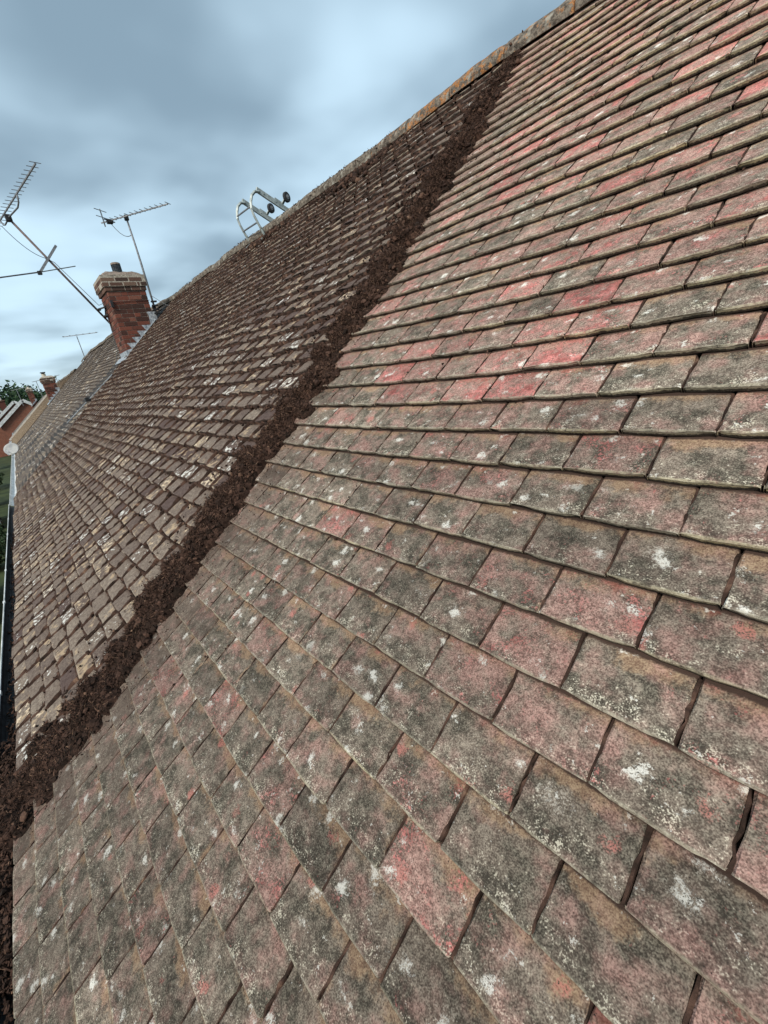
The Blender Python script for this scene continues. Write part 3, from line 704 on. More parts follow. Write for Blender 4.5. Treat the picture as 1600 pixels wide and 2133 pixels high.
def beads(A, B, w, h, m, seed, skip):
    """irregular moss beads from A to B (roof coordinates X,S,N), three points across"""
    r = np.random.default_rng(seed); n = len(A); t = np.linspace(0, 1, m)[None, :, None]
    C_ = A[:, None, :] * (1 - t) + B[:, None, :] * t + r.normal(0, 0.0016, (n, m, 3)) * np.array([1, 1, 0.3])
    d = (B - A)[:, :2]; d = d / np.linalg.norm(d, axis=1)[:, None]; nx = np.stack([-d[:, 1], d[:, 0], 0 * d[:, 0]], -1)[:, None, :]
    ww = w * r.uniform(0.35, 1.3, (n, m)); hh = h * r.uniform(0.3, 1.35, (n, m)) * np.where(r.random((n, m)) < skip, -0.2, 1)
    P = np.stack([C_ - nx * ww[..., None] / 2 - np.array([0, 0, 0.010]), C_ - nx * ww[..., None] / 4 + hh[..., None] * np.array([0, 0, 0.9]), C_ + nx * ww[..., None] / 4 + hh[..., None] * np.array([0, 0, 1.0]), C_ + nx * ww[..., None] / 2 - np.array([0, 0, 0.010])], 2)
    P[..., 2] += sag(P[..., 0], P[..., 1]); V = rf(P[..., 0], P[..., 1], P[..., 2]).reshape(-1, 3)
    I_ = np.arange(n * m * 4).reshape(n, m, 4)
    F = np.stack([I_[:, :-1, :-1], I_[:, :-1, 1:], I_[:, 1:, 1:], I_[:, 1:, :-1]], -1).reshape(-1, 4)
    c = np.clip(r.beta(2, 3, (n, m)), 0, 1).repeat(4, axis=1).ravel(); return V, F, np.stack([c, c, c, 1 + 0 * c], -1)
n = len(Xm)
j1 = beads(np.stack([Xm, Sm + 0.002, np.full(n, 0.019)], -1), np.stack([Xm, Sm - GAUGE * 0.97, np.full(n, 0.006)], -1), 0.021, 0.008, 6, 58, 0.10)
j2 = beads(np.stack([Xm, Sm + 0.003, np.full(n, 0.006)], -1), np.stack([Xm + Wm, Sm + 0.003, np.full(n, 0.006)], -1), 0.019, 0.011, 9, 59, 0.12)
k = 16000; ii = r_.integers(0, len(pts), k)
fl = fibres(pts[ii] + r_.normal(0, 0.006, (k, 3)), r_.uniform(0.006, 0.022, k), r_.uniform(0.002, 0.005, k), 54, 0.7)
V, F, C = join_parts([bl, fl, j1, j2])
gm = put('moss', mesh_np('moss', V, F, {'rnd': ('FLOAT_COLOR', C)}, smooth=True), M['moss'])
tag(gm, 'brown moss tufts growing in the joints of the uncleaned tiles', 'moss', kind='stuff')

# (c) crumbs on the cleaned tiles and debris lying in the gutter
k = 1700; ss = r_.uniform(SR + 0.2, SE, k); dd = r_.exponential(0.07, k); xx = -1.16 - 0.02 * ss + dd
c1 = blobs(rf(xx, ss, 0.012), r_.uniform(0.001, 0.0032, k), 61, 1, 0.8, 0.3)
nb = len(Xc); ii = r_.integers(0, nb, 2600)           # specks lodged at joints and tails
xx = Xc[ii] + np.where(r_.random(len(ii)) < 0.5, r_.normal(0, 0.003, len(ii)), r_.random(len(ii)) * Wc[ii]); ss = Sc[ii] - r_.random(len(ii)) * 0.1
ss = np.where(np.abs(xx - Xc[ii]) < 0.01, ss, Sc[ii] + 0.004)
c2 = blobs(rf(xx, ss, 0.004), r_.uniform(0.0012, 0.0042, len(ii)), 62, 1, 0.7, 0.3)
k = 900; xx = r_.uniform(-7, 2.5, k); yy = YE - 0.04 + r_.normal(0, 0.02, k)
p3 = np.stack([xx, yy, ZE - 0.098 + r_.uniform(0, 0.02, k)], -1)
c3 = blobs(p3, r_.uniform(0.004, 0.011, k), 63, 1, 0.7, 0.3)
c4 = fibres(p3[:700], r_.uniform(0.012, 0.04, 700), r_.uniform(0.002, 0.006, 700), 64, 0.5)
k = 7000; x5 = r_.normal(-1.30, 0.26, k); p5 = np.stack([x5, YE - 0.035 + r_.normal(0, 0.030, k), ZE - 0.045 - 0.06 * np.clip(np.abs(x5 + 1.34) - 0.22, 0, 0.7) + r_.normal(0, 0.012, k)], -1)
c5 = blobs(p5, r_.uniform(0.003, 0.010, k), 65, 1, 0.8, 0.35)
c5b = fibres(p5[:5000], r_.uniform(0.008, 0.03, 5000), r_.uniform(0.0012, 0.004, 5000), 68, 0.8)
n = len(Xc)
c6 = beads(np.stack([Xc, Sc - 0.006, np.full(n, 0.0115)], -1), np.stack([Xc, Sc - GAUGE * 0.98, np.full(n, -0.0035)], -1), 0.0095, 0.0032, 7, 67, 0.14)
V, F, C = join_parts([c1, c2, c3, c4, c5, c5b, c6])
cr = put('moss_crumbs', mesh_np('moss_crumbs', V, F, {'rnd': ('FLOAT_COLOR', C)}), M['moss'])
tag(cr, 'scattered moss crumbs on the cleaned tiles and in the black gutter', 'debris', kind='stuff')


# ------------------------------------------------------------------ chimneys
def brick_courses(mb, x0, x1, y0, y1, z0, z1, rnd_lo, rnd_hi, r, joint=0.009, bh=0.066):
    """bricks laid round the four faces of a stack"""
    z = z0; k = 0
    while z + bh <= z1 + 0.004:
        for face in range(4):
            along_x = face in (0, 2)
            a0, a1 = (x0, x1) if along_x else (y0, y1)
            full = (k % 2 == 0) == along_x
            if not full: a0, a1 = a0 + 0.1025 + joint, a1 - 0.1025 - joint
            p = a0; first = True
            while p < a1 - 0.03:
                L_ = 0.1025 if (r.random() < 0.22 and not first) else 0.215
                q = min(p + L_, a1)
                if a1 - q < 0.05: q = a1
                w = 0.1; j = r.uniform(-0.0025, 0.0025)
                c = r.uniform(rnd_lo, rnd_hi); c = (c, c, c, 1)
                if face == 0: mb.box((p, y0 + j, z), (q, y0 + w, z + bh), c)
                elif face == 2: mb.box((p, y1 - w, z), (q, y1 + j, z + bh), c)
                elif face == 1: mb.box((x1 - w, p, z), (x1 + j, q, z + bh), c)
                else: mb.box((x0 + j, p, z), (x0 + w, q, z + bh), c)
                p = q + joint; first = False
        z += bh + joint; k += 1


def chimney(parent, x1, y0, y1, dx, zb, zc, zt, potr, pot_h, pot_at, pot_mat, steps=True, seed=1, over=0.045, detail=True):
    r = random.Random(seed); x0 = x1 - dx
    st = MB()
    brick_courses(st, x0, x1, y0, y1, zb, zc, 0.05, 0.95, r)
    ch = st.obj('chimney', M['brick'], parent, bevel=0.002 if detail else 0)
    co = MB(); co.box((x0 + 0.006, y0 + 0.006, zb), (x1 - 0.006, y1 - 0.006, zc + 0.01)); co.obj('mortar', M['mortar'], ch)
    cb = MB(); o1, o2 = over * 0.55, over
    brick_courses(cb, x0 - o1, x1 + o1, y0 - o1, y1 + o1, zc, zc + 0.07, 0.0, 0.7, r)
    brick_courses(cb, x0 - o2, x1 + o2, y0 - o2, y1 + o2, zc + 0.075, zt - 0.02, 0.0, 0.8, r, joint=0.018, bh=0.06)
    cb.obj('corbel', M['dbrick'], ch, bevel=0.002 if detail else 0)
    mc = MB(); mc.box((x0 - o1 + 0.004, y0 - o1 + 0.004, zc + 0.002), (x1 + o1 - 0.004, y1 + o1 - 0.004, zc + 0.068))
    mc.box((x0 - o2 + 0.002, y0 - o2 + 0.002, zc + 0.071), (x1 + o2 - 0.002, y1 + o2 - 0.002, zt - 0.018))
    mc.obj('pale_joint', M['pale_mortar'], ch)
    # mortar flaunching: uneven low mound
    fl = MB(); nn_, mm_ = 11, 11; vs = []
    for i in range(nn_):
        for j in range(mm_):
            u, v = i / (nn_ - 1), j / (mm_ - 1)
            e = min(u, 1 - u, v, 1 - v)
            zz_ = zt - 0.02 + 0.012 + min(e * 0.42, 0.075) + r.uniform(-0.008, 0.008)
            rg_ = 0 if 0 < i < nn_ - 1 and 0 < j < mm_ - 1 else r.uniform(-0.012, 0.006)
            vs.append((x0 - o2 - rg_ * (1 if u < 0.5 else -1) + u * (dx + 2 * o2), y0 - o2 - rg_ * (1 if v < 0.5 else -1) + v * (y1 - y0 + 2 * o2), zz_ if e > 0 else zt - 0.028))
    fl.add(vs, [(i * mm_ + j, (i + 1) * mm_ + j, (i + 1) * mm_ + j + 1, i * mm_ + j + 1) for i in range(nn_ - 1) for j in range(mm_ - 1)])
    fl.obj('mortar_cap', M['pale_mortar'] if not detail else M['mortar'], ch)
    px_, py_ = pot_at
    pt = MB()
    if pot_mat == 'cowl':
        pt.tube([(px_, py_, zt), (px_, py_, zt + 0.07)], potr * 1.05, 16)
        for q in range(9): pt.tube([(px_, py_, zt + 0.075 + q * (pot_h - 0.1) / 9), (px_, py_, zt + 0.086 + q * (pot_h - 0.1) / 9)], potr, 16)
        pt.tube([(px_, py_, zt + 0.05), (px_, py_, zt + pot_h - 0.03)], potr * 0.80, 12)
        for q in range(6):
            a = q * math.pi / 3 + 0.3; pt.box((px_ + math.cos(a) * potr - 0.006, py_ + math.sin(a) * potr - 0.006, zt + 0.05), (px_ + math.cos(a) * potr + 0.006, py_ + math.sin(a) * potr + 0.006, zt + pot_h - 0.03))
        pt.obj('chimney_pot', M['pot'], ch)
        cp = MB(); cp.tube([(px_, py_, zt + pot_h - 0.035), (px_, py_, zt + pot_h - 0.01), (px_, py_, zt + pot_h)], [potr * 1.12, potr * 1.1, potr * 0.9], 16); cp.obj('pot_cap', M['mortar'], ch)
    else:
        pt.tube([(px_, py_, zt), (px_, py_, zt + pot_h * 0.55), (px_, py_, zt + pot_h * 0.56), (px_, py_, zt + pot_h * 0.66)], [potr * 1.15, potr, potr * 1.25, potr * 1.25], 12)
        pt.obj('chimney_pot', M['clay'], ch)
        if pot_mat == 'capped':
            cp = MB(); cp.tube([(px_, py_, zt + pot_h * 0.66), (px_, py_, zt + pot_h * 0.85)], potr * 0.9, 10); cp.box((px_ - potr * 1.3, py_ - potr * 1.3, zt + pot_h * 0.86), (px_ + potr * 1.3, py_ + potr * 1.3, zt + pot_h)); cp.obj('cowl', M['black'], ch)
    if steps:
        zr = lambda yy: yy * SP / CP          # roof surface height at that y
        f = MB(); xa, xb = x1 + 0.003, x1 + 0.009
        nst = int((y1 - y0 - 0.1) / 0.119)
        poly = [(y0 - 0.02, zr(y0) - 0.02), (y1 + 0.06, zr(y1 + 0.06) - 0.02), (y1 + 0.06, zr(y1) + 0.20), (y1 - 0.10, zr(y1) + 0.20), (y1 - 0.085, zr(y1) + 0.13)]
        for k in range(nst - 1, -1, -1):
            jit_ = r.uniform(-0.012, 0.012)
            ty = y0 + 0.035 + k * 0.119 + jit_; tz = zr(ty) + 0.195
            poly += [(ty + 0.175, tz - 0.004), (ty, tz)]
        poly += [(y0 + 0.09, zr(y0) + 0.125), (y0 - 0.02, zr(y0) + 0.10)]
        f.prism(poly, 0, xa, xb)
        f.box((x0 + 0.0, y0 - 0.010, zr(y0) - 0.02), (x1 + 0.003, y0 - 0.003, zr(y0) + 0.10))
        # apron lapped over the tiles below and soakers beside the stack
        ap = [tuple(rf(xq, sq, nq)) for xq, sq, nq in ((x1 + 0.16, -y0 / CP + 0.02, 0.030), (x0 - 0.12, -y0 / CP + 0.02, 0.030), (x0 - 0.15, -y0 / CP + 0.15, 0.026), (x1 - 0.1, -y0 / CP + 0.17, 0.026), (x1 + 0.13, -y0 / CP + 0.15, 0.026))]
        ap2 = [tuple(Vector(p) - Vector((0, 0, 0.006))) for p in ap]; nA = len(ap)
        f.add(ap + ap2, [tuple(range(nA)), tuple(range(2 * nA - 1, nA - 1, -1))] + [(k, nA + k, nA + (k + 1) % nA, (k + 1) % nA) for k in range(nA)])
        so = [tuple(rf(xq, sq, 0.030)) for xq, sq in ((x1 + 0.002, -y0 / CP), (x1 + 0.085, -y0 / CP), (x1 + 0.06, -y1 / CP - 0.05), (x1 + 0.002, -y1 / CP - 0.05))]
        f.add(so + [tuple(Vector(p) - Vector((0, 0, 0.006))) for p in so], [(0, 1, 2, 3), (7, 6, 5, 4), (0, 4, 5, 1), (1, 5, 6, 2), (2, 6, 7, 3), (3, 7, 4, 0)])
        f.obj('flashing', M['lead'], ch)
    return ch

V, F, C = beads(np.array([[PX, -0.95, 0.0]]), np.array([[PX + 0.01, SE, 0.0]]), 0.034, 0.018, 90, 66, 0.35)
put('verge_mortar', mesh_np('verge_mortar', V, F, {'rnd': ('FLOAT_COLOR', C)}), M['mortar'], house)
chimney(house, -9.20, 1.10, 1.76, 0.74, 0.55, 2.06, 2.34, 0.075, 0.22, (-9.36, 1.42), 'cowl', True, 5)['label'] = 'red brick chimney with paler oversailing top courses'

# ------------------------------------------------------------------ the next houses of the terrace
house2 = empty('terraced_house', (-17, 1.0, GROUND), 'second terraced house, grey lichen-flecked roof behind the big chimney with a white gutter', 'house', 'houses of the terrace')
X2 = -24.42
b = MB(); b.box((X2 + 0.02, -1.2, GROUND), (PX - 0.02, 5.8, -1.5)); b.obj('wall', M['brickwall'], house2)
roof2 = roof_deck('roof', M['deck'], house2, X2, PX, SR + 0.04, SE - 0.08)
cl2 = grid_cells(X2, PX - 0.015, SR + 0.12, SE); Xg, Sg2, Wg = cl2; n = len(Xg)
rnd = np.stack([np.where(rng.random(n) < 0.12, rng.uniform(0.75, 1.0, n), rng.uniform(0, 0.5, n)), np.clip(rng.normal(0.5, 0.25, n), 0, 1), rng.random(n), np.ones(n)], -1)
tile_field('grey_tiles', M['grey'], roof2, cl2, [0.0, 0.5, 1.0], [0.0, 0.1, 1.0, 2.0], 0.016, 0.002, 0.002, 0.004, 0.03, 8, rnd, sagf=1.0, dn=-0.03)
ridge_tiles(roof2, X2, PX + 0.04, SR, 0.0, lambda x: 0.1, lo=True)
mortar_bed(roof2, X2, PX, SR, 0.0, M['mortar'])
gutter('gutter', house2, X2, PX - 0.05, YE + 0.018, ZE - 0.055, M['white'], 0.115)
b = MB(); b.box((X2, YE + 0.035, ZE - 0.3), (PX, YE + 0.06, ZE - 0.035)); b.obj('fascia', M['white'], house2)
chimney(house2, -24.3, 0.47, 0.93, 0.72, 0.15, 1.22, 1.46, 0.075, 0.24, (-24.5, 0.62), 'capped', True, 9, detail=False)

house3 = empty('terraced_house', (-30, 1.0, GROUND), 'third terraced house, lower brown roof with a pale verge beyond the grey one', 'house', 'houses of the terrace')
X3 = -36.0
b = MB(); b.box((X3 + 0.05, -1.2, GROUND), (X2 - 0.02, 4.6, -1.5)); b.obj('wall', M['brickwall'], house3)
roof3 = roof_deck('roof', M['deck'], house3, X3, X2, -2.48, SE + 0.2)
cl3 = grid_cells(X3, X2 - 0.02, -2.40, SE + 0.3, gauge=GAUGE); Xg, Sg3, Wg = cl3; n = len(Xg)
rnd = np.stack([np.clip(rng.beta(1.2, 2.4, n), 0, 1), rng.random(n), rng.random(n), np.ones(n)], -1)
tile_field('brown_tiles', M['brown'], roof3, cl3, [0.0, 1.0], [0.0, 1.0, 2.0], 0.014, 0.001, 0.002, 0.004, 0.03, 9, rnd, sagf=0.5)
ridge_tiles(roof3, X3, X2 - 0.05, -2.48, 0.0, lambda x: 0.1, lo=True)
vg = MB(); a, c = rf(X3, -2.45, 0.03), rf(X3, SE + 0.36, 0.03); vg.bar(a, c, 0.09, 0.10, up=(0, -SP, CP)); vg.obj('verge', M['render'], roof3)
gutter('gutter', house3, X3, X2 - 0.02, rf(0, SE + 0.3)[1] + 0.02, rf(0, SE + 0.3)[2] - 0.04, M['white'], 0.12)

house4 = empty('terraced_house', (-46, 1.0, GROUND), 'fourth terraced house, dark stepped-down roof with a small brick chimney', 'house', 'houses of the terrace')
X4 = -54.0; DN = -0.16
b = MB(); b.box((X4 + 0.05, -1.2, GROUND), (X3 - 0.05, 4.4, -1.7)); b.obj('wall', M['brickwall'], house4)
b = MB(); p1, p2 = rf(0, SE + 0.35, DN), rf(0, -2.1, DN)
b.prism([(p1[1], p1[2]), (p2[1], p2[2]), (p2[1] + 4.0, p2[2] - 3.3), (p2[1] + 3.9, p2[2] - 3.45), (p2[1], p2[2] - 0.15), (p1[1] + 0.05, p1[2] - 0.12)], 0, X4, X3 - 0.06)
r4 = b.obj('roof', M['slate'], house4)
gutter('gutter', house4, X4, X3 - 0.1, p1[1] + 0.02, p1[2] - 0.03, M['white'], 0.12)
chimney(house4, -53.0, 0.62, 1.06, 0.8, 0.2, 1.72, 2.05, 0.09, 0.3, (-53.3, 0.85), 'clay', True, 12, detail=False)


def gable_house(xg, ya, za, halfw, fall, depth, label, brick, back_half=None):
    """detached house whose gable end faces along the terrace"""
    h = empty('gabled_house', (xg - depth / 2, ya, GROUND), label, 'house'); bh_ = back_half or halfw
    pitch = fall / halfw
    b = MB(); b.prism([(ya - halfw + 0.25, GROUND), (ya - halfw + 0.25, za - fall + 0.2), (ya, za - 0.05), (ya + bh_ - 0.25, za - bh_ * pitch + 0.2), (ya + bh_ - 0.25, GROUND)], 0, xg - depth, xg); b.obj('wall', brick, h)
    b = MB(); t = 0.14
    b.prism([(ya - halfw, za - fall), (ya, za), (ya + bh_, za - bh_ * pitch), (ya + bh_, za - bh_ * pitch + t), (ya, za + t), (ya - halfw, za - fall + t)], 0, xg - depth - 0.2, xg + 0.2); b.obj('roof', M['slate'], h)
    for sgn, hw in ((-1, halfw), (1, bh_)):
        b = MB(); b.bar((xg + 0.22, ya, za + 0.02), (xg + 0.22, ya + sgn * (hw + 0.05), za - hw * pitch + 0.02), 0.05, 0.30, up=(0, 0, 1)); b.obj('bargeboard', M['white'], h)
    return h

g1 = gable_house(-60.0, 0.15, 1.22, 2.9, 2.35, 9.0, 'red brick house with a white-boarded gable end beyond the dark roof', M['brickwall'])
g2 = gable_house(-75.0, -0.5, 1.45, 2.9, 2.3, 10.0, 'farther dark-roofed house with a thin white gable edge', M['brickwall'])
g3 = gable_house(-90.0, -3.2, 1.05, 3.2, 2.3, 12.0, 'farthest house, only its dark roof and stubby chimney showing', M['brickwall'])
b = MB(); b.box((-91.6, -2.3, 0.2), (-90.6, -1.5, 2.0), (0.4, 0.4, 0.4, 1)); ch4 = b.obj('chimney', M['brick'], g3)
b = MB(); b.box((-91.7, -2.4, 2.0), (-90.5, -1.4, 2.2)); b.obj('corbel', M['dbrick'], ch4)
b = MB(); b.tube([(-91.1, -1.9, 2.2), (-91.1, -1.9, 2.65)], 0.18, 10); b.obj('chimney_pot', M['clay'], ch4)

# pale strip lying along the join of the two roofs below the chimney
b = MB(); pA, pB, pC = rf(-9.12, -0.93, 0.035), rf(-9.72, -0.30, 0.035), rf(-10.25, 0.24, 0.035)
st_ = empty('lightning_strip', tuple(pC), 'thin pale strip with a dark clip lying down the roof below the chimney', 'strip'); st_.name = 'metal_strip'
b.bar(pA, pB, 0.030, 0.012, up=(0, -SP, CP)); b.bar(pB, pC, 0.030, 0.012, up=(0, -SP, CP)); b.obj('strip', M['lead'], st_)
b = MB(); c = Vector(rf(-9.70, -0.33, 0.04)); b.box(c - Vector((0.06, 0.05, 0.03)), c + Vector((0.06, 0.05, 0.05))); b.obj('clip', M['black'], st_, bevel=0.012)


# ------------------------------------------------------------------ aerials
def yagi(mb_boom, mb_el, a, b_, n, elen, eax, start=0.0, shrink=0.8, r=0.0035, br=0.009):
    a, b_ = Vector(a), Vector(b_); e = Vector(eax).normalized()
    d = (b_ - a).normalized(); nrm = d.cross(e).normalized()
    mb_boom.bar(a, b_, br * 2, br * 2, up=nrm)
    for k in range(n):
        f = start + (1 - start) * (k + 0.2) / (n - 0.8); p = a + (b_ - a) * f + nrm * 0.013; L_ = elen * (1 - (1 - shrink) * f)
        mb_el.append((p - e * L_ / 2, p + e * L_ / 2, r))

# the tall leaning one left of the chimney
J = Vector((-9.8, 0.11, 3.33)); B0 = Vector((-9.8, 1.06, 1.64)); D = (J - B0).normalized()
ae = empty('tv_aerial', tuple(B0), 'tall leaning aerial left of the chimney, toothed boom on top, crossed dipole lower down', 'aerial')
b = MB(); b.tube([B0 - D * 0.12, J + D * 0.05], 0.019, 10); b.obj('mast', M['steel'], ae, smooth=True)
tip = Vector((-8.1, 0.51, 3.54)); bd = (tip - J).normalized()
up_ = bd.cross(Vector((0, 1, 0))).normalized(); up_ = up_ if up_.z > 0 else -up_
bA = J - bd * 1.05 + up_ * 0.17; bB = tip + up_ * 0.0
tipdir = Vector((0.0, 1.0, 0.04)) - bd * bd.dot(Vector((0, 1, 0.04)))
els = []; b = MB(); yagi(b, els, bA + up_ * 0.0, bB, 21, 0.20, tipdir, 0.02, 0.75); b.obj('boom', M['alu_dark'], ae)
for p, q, r in els:
    e = MB(); e.tube([p, q], 0.0052, 6); e.obj('director', M['alu_dark'], ae)
mid = bA + (bB - bA) * 0.62
b = MB(); b.tube([mid, mid + up_ * -0.035 + bd * 0.02, mid - up_ * 0.10 - bd * 0.03, mid - up_ * 0.13 - bd * 0.14, J + bd * 0.05, J - bd * 0.26, J - bd * 0.34 + up_ * 0.03, bA + bd * 0.62], 0.012, 8); b.obj('cranked_arm', M['alu_dark'], ae, smooth=True)
b = MB(); b.box(J - Vector((0.045, 0.045, 0.05)), J + Vector((0.045, 0.045, 0.05)));  b.obj('clamp', M['black'], ae, bevel=0.01)
# dipole part way down the pole
X0_ = Vector((-9.8, 0.45, 2.71)); dA, dB = Vector((-9.78, 0.65, 2.93)), Vector((-9.78, 0.25, 2.49))
b = MB(); b.bar(dA, dB, 0.038, 0.038, up=(1, 0, 0)); b.obj('dipole_boom', M['alu_dark'], ae)
b = MB(); b.tube([(-9.78, 0.84, 2.60), (-9.78, 0.27, 2.505)], 0.0085, 6); b.tube([(-9.78, 0.27, 2.505), (-9.78, -0.36, 2.42)], 0.012, 6); b.obj('dipole_rod', M['cable'], ae)
b = MB(); b.box(dB - Vector((0.03, 0.035, 0.03)), dB + Vector((0.03, 0.035, 0.03))); b.obj('dipole_clamp', M['black'], ae, bevel=0.008); b = MB(); b.box(X0_ - Vector((0.03, 0.03, 0.03)), X0_ + Vector((0.03, 0.03, 0.03))); b.obj('dipole_clamp', M['black'], ae, bevel=0.008)
b = MB()
for f_ in (0.02, 0.17):
    p = B0 + D * f_ + Vector((0, 0, 0.06)); b.bar(p + Vector((0, -0.05, 0.0)), Vector((-9.72, 1.09, p.z + 0.03)), 0.025, 0.025); b.box(p - Vector((0.045, 0.03, 0.014)), p + Vector((0.045, 0.03, 0.014)))
b.bar(B0 + D * 0.02 + Vector((0, 0, 0.06)), Vector((-9.72, 1.09, B0.z + 0.26)), 0.02, 0.02); b.obj('bracket', M['black'], ae)
def sagline(a, c, drop, n=10, wob=0.0):
    a, c = Vector(a), Vector(c); r = random.Random(int(drop * 1000) + 5)
    return [a + (c - a) * (k / n) + Vector((0, 0, -drop * 4 * (k / n) * (1 - k / n))) + Vector((r.uniform(-wob, wob), r.uniform(-wob, wob), 0)) * (0 < k < n) for k in range(n + 1)]
b = MB()
b.tube(sagline(J + Vector((0, -0.14, -0.12)), B0 + (J - B0) * 0.64 + Vector((0.02, -0.02, 0)), 0.09), 0.0055, 6)
b.tube([B0 + (J - B0) * 0.64 + Vector((0.02, -0.02, 0)), B0 + (J - B0) * 0.60 + Vector((0.03, 0.04, 0.0)), B0 + (J - B0) * 0.25 + Vector((0.03, 0.05, 0.05)), B0 + (J - B0) * 0.12 + Vector((0.02, 0.05, 0.08)), (-9.7, 1.09, 1.95)], 0.0055, 6)
b.tube([B0 + Vector((0, 0.02, 0)), (-9.85, 1.075, 1.40), (-9.86, 1.06, 1.1), tuple(rf(-9.95, -1.3, 0.04)), tuple(rf(-10.0, -1.0, 0.04))], 0.0055, 6)
b.obj('cable', M['cable'], ae, smooth=True)

# the straight one to the right
P0 = Vector((-9.17, 1.82, 1.60)); P1 = Vector((-9.2, 1.82, 3.27))
a2 = empty('tv_aerial', tuple(P0), 'upright aerial strapped to the right side of the chimney, toothed boom with an H-shaped reflector', 'aerial')
b = MB(); b.tube([P0, P0 + Vector((0.0, 0.005, 0.9)), P0 + Vector((0.01, 0.0, 1.2)), P1], [0.019, 0.019, 0.017, 0.016], 8); b.obj('mast', M['alu_dark'], a2, smooth=True)
back, tip2 = Vector((-9.55, 1.46, 3.26)), Vector((-8.36, 2.34, 3.26)); d2 = (tip2 - back).normalized(); e2 = Vector((-d2.y, d2.x, 0))
els = []; b = MB(); yagi(b, els, back, tip2, 12, 0.17, e2, 0.17, 0.9); b.obj('boom', M['alu_dark'], a2)
for p, q, r in els:
    e = MB(); e.tube([p, q], 0.0055, 6); e.obj('director', M['alu_dark'], a2)
b = MB(); rb_ = back + d2 * 0.06; b.bar(rb_ - Vector((0, 0, 0.07)), rb_ + Vector((0, 0, 0.21)), 0.018, 0.018, up=(1, 0, 0))
for zz_ in (0.19, 0.08): b.tube([rb_ + Vector((0, 0, zz_)) - e2 * 0.14, rb_ + Vector((0, 0, zz_)) + e2 * 0.14], 0.0065, 6)
b.obj('reflector', M['alu_dark'], a2)
b = MB(); q = back + d2 * 0.19; b.box(q - Vector((0.05, 0.05, 0.045)), q + Vector((0.05, 0.05, 0.015))); b.tube([q - e2 * 0.13, q + e2 * 0.13], 0.013, 6); b.obj('balun_box', M['black'], a2, bevel=0.008); b = MB(); b.box(P1 - Vector((0.035, 0.035, 0.05)), P1 + Vector((0.035, 0.035, 0.035))); b.obj('clamp', M['black'], a2, bevel=0.008)
b = MB(); b.tube(sagline(q + Vector((0, 0, -0.03)), P1 + Vector((0.0, 0.0, -0.28)), 0.10), 0.0055, 6)
b.tube([P1 + Vector((0.02, 0.01, -0.28)), P1 + Vector((0.03, 0.0, -0.7)), P0 + Vector((0.03, 0.0, 0.35)), (-9.0, 2.0, 1.75), (-8.45, 2.2, 1.60), tuple(rf(-8.2, -2.75, 0.04))], 0.0055, 6); b.obj('cable', M['cable'], a2, smooth=True)
b = MB(); b.tube([(-9.192, 1.09, 1.86), (-9.188, 1.4, 1.875), (-9.188, 1.78, 1.88)], 0.0045, 5); b.box((-9.20, 1.085, 1.78), (-9.16, 1.125, 1.90)); b.tube([(-9.16, 1.78, 1.75), (-9.16, 1.84, 1.75)], 0.03, 8)
for k in range(4): b.box((-9.16, 1.78, 1.62 + k * 0.07), (-9.10, 1.88, 1.645 + k * 0.07))
b.obj('bracket', M['black'], a2)


def far_aerial(base, h, a, c, label, n=7, r=0.02):
    o = empty('tv_aerial', base, label, 'aerial'); b = MB(); base = Vector(base)
    b.tube([base, base + Vector((0, 0, h))], r, 6); b.obj('mast', M['alu_dark'], o)
    a, c = Vector(a), Vector(c); d = (c - a).normalized(); e = Vector((-d.y, d.x, 0)).normalized()
    els = []; b = MB(); yagi(b, els, a, c, n, 0.22, e, 0.0, 0.8, br=r * 0.7); b.obj('boom', M['alu_dark'], o)
    b = MB()
    for p, q, _ in els: b.tube([p, q], r * 0.45, 5)
    b.obj('directors', M['alu_dark'], o)
    return o
far_aerial((-24.0, 2.35, 1.95), 1.05, (-24.3, 1.85, 3.05), (-23.2, 3.05, 3.0), 'small pale aerial rising from the far end of the grey roof', 6, 0.018)
far_aerial((-50.0, -0.1, 0.6), 1.4, (-50.3, -0.5, 2.0), (-49.6, 0.6, 2.1), 'thin aerial standing before the dark trees at far left', 5, 0.022)
far_aerial((-46.0, 1.3, 1.0), 1.35, (-46.2, 1.05, 2.3), (-45.6, 1.6, 2.35), 'thin aerial between the two far brick chimneys', 5, 0.022)
far_aerial((-46.0, 2.72, 1.5), 1.1, (-46.2, 2.4, 2.5), (-45.6, 2.95, 2.55), 'thin aerial just right of the far chimney with the dark cowl', 5, 0.022)

# ------------------------------------------------------------------ satellite dish at the white gutter
dc = Vector((-20.0, -1.47, -1.0))
ds = empty('satellite_dish', (-20.0, -1.58, -1.35), 'grey satellite dish standing above the white gutter', 'dish')
nrm = Vector((0.80, -0.42, 0.42)).normalized(); ta = nrm.cross(Vector((0, 0, 1))).normalized(); tb = nrm.cross(ta).normalized()
vs = [tuple(dc - nrm * 0.05)]; fs = []; rings, seg = 5, 28
for i in range(1, rings + 1):
    for k in range(seg):
        t = 2 * math.pi * k / seg; rr = i / rings
        vs.append(tuple(dc + ta * (math.cos(t) * 0.25 * rr) + tb * (math.sin(t) * 0.22 * rr) + nrm * (0.05 * rr * rr - 0.05)))
for k in range(seg): fs.append((0, 1 + k, 1 + (k + 1) % seg))
for i in range(rings - 1):
    for k in range(seg): fs.append((1 + i * seg + k, 1 + (i + 1) * seg + k, 1 + (i + 1) * seg + (k + 1) % seg, 1 + i * seg + (k + 1) % seg))
me = bpy.data.meshes.new('reflector'); me.from_pydata(vs, [], fs)
for p in me.polygons: p.use_smooth = True
o = put('reflector', me, M['dish'], ds); sm = o.modifiers.new('shell', 'SOLIDIFY'); sm.thickness = 0.008; sm.offset = 0
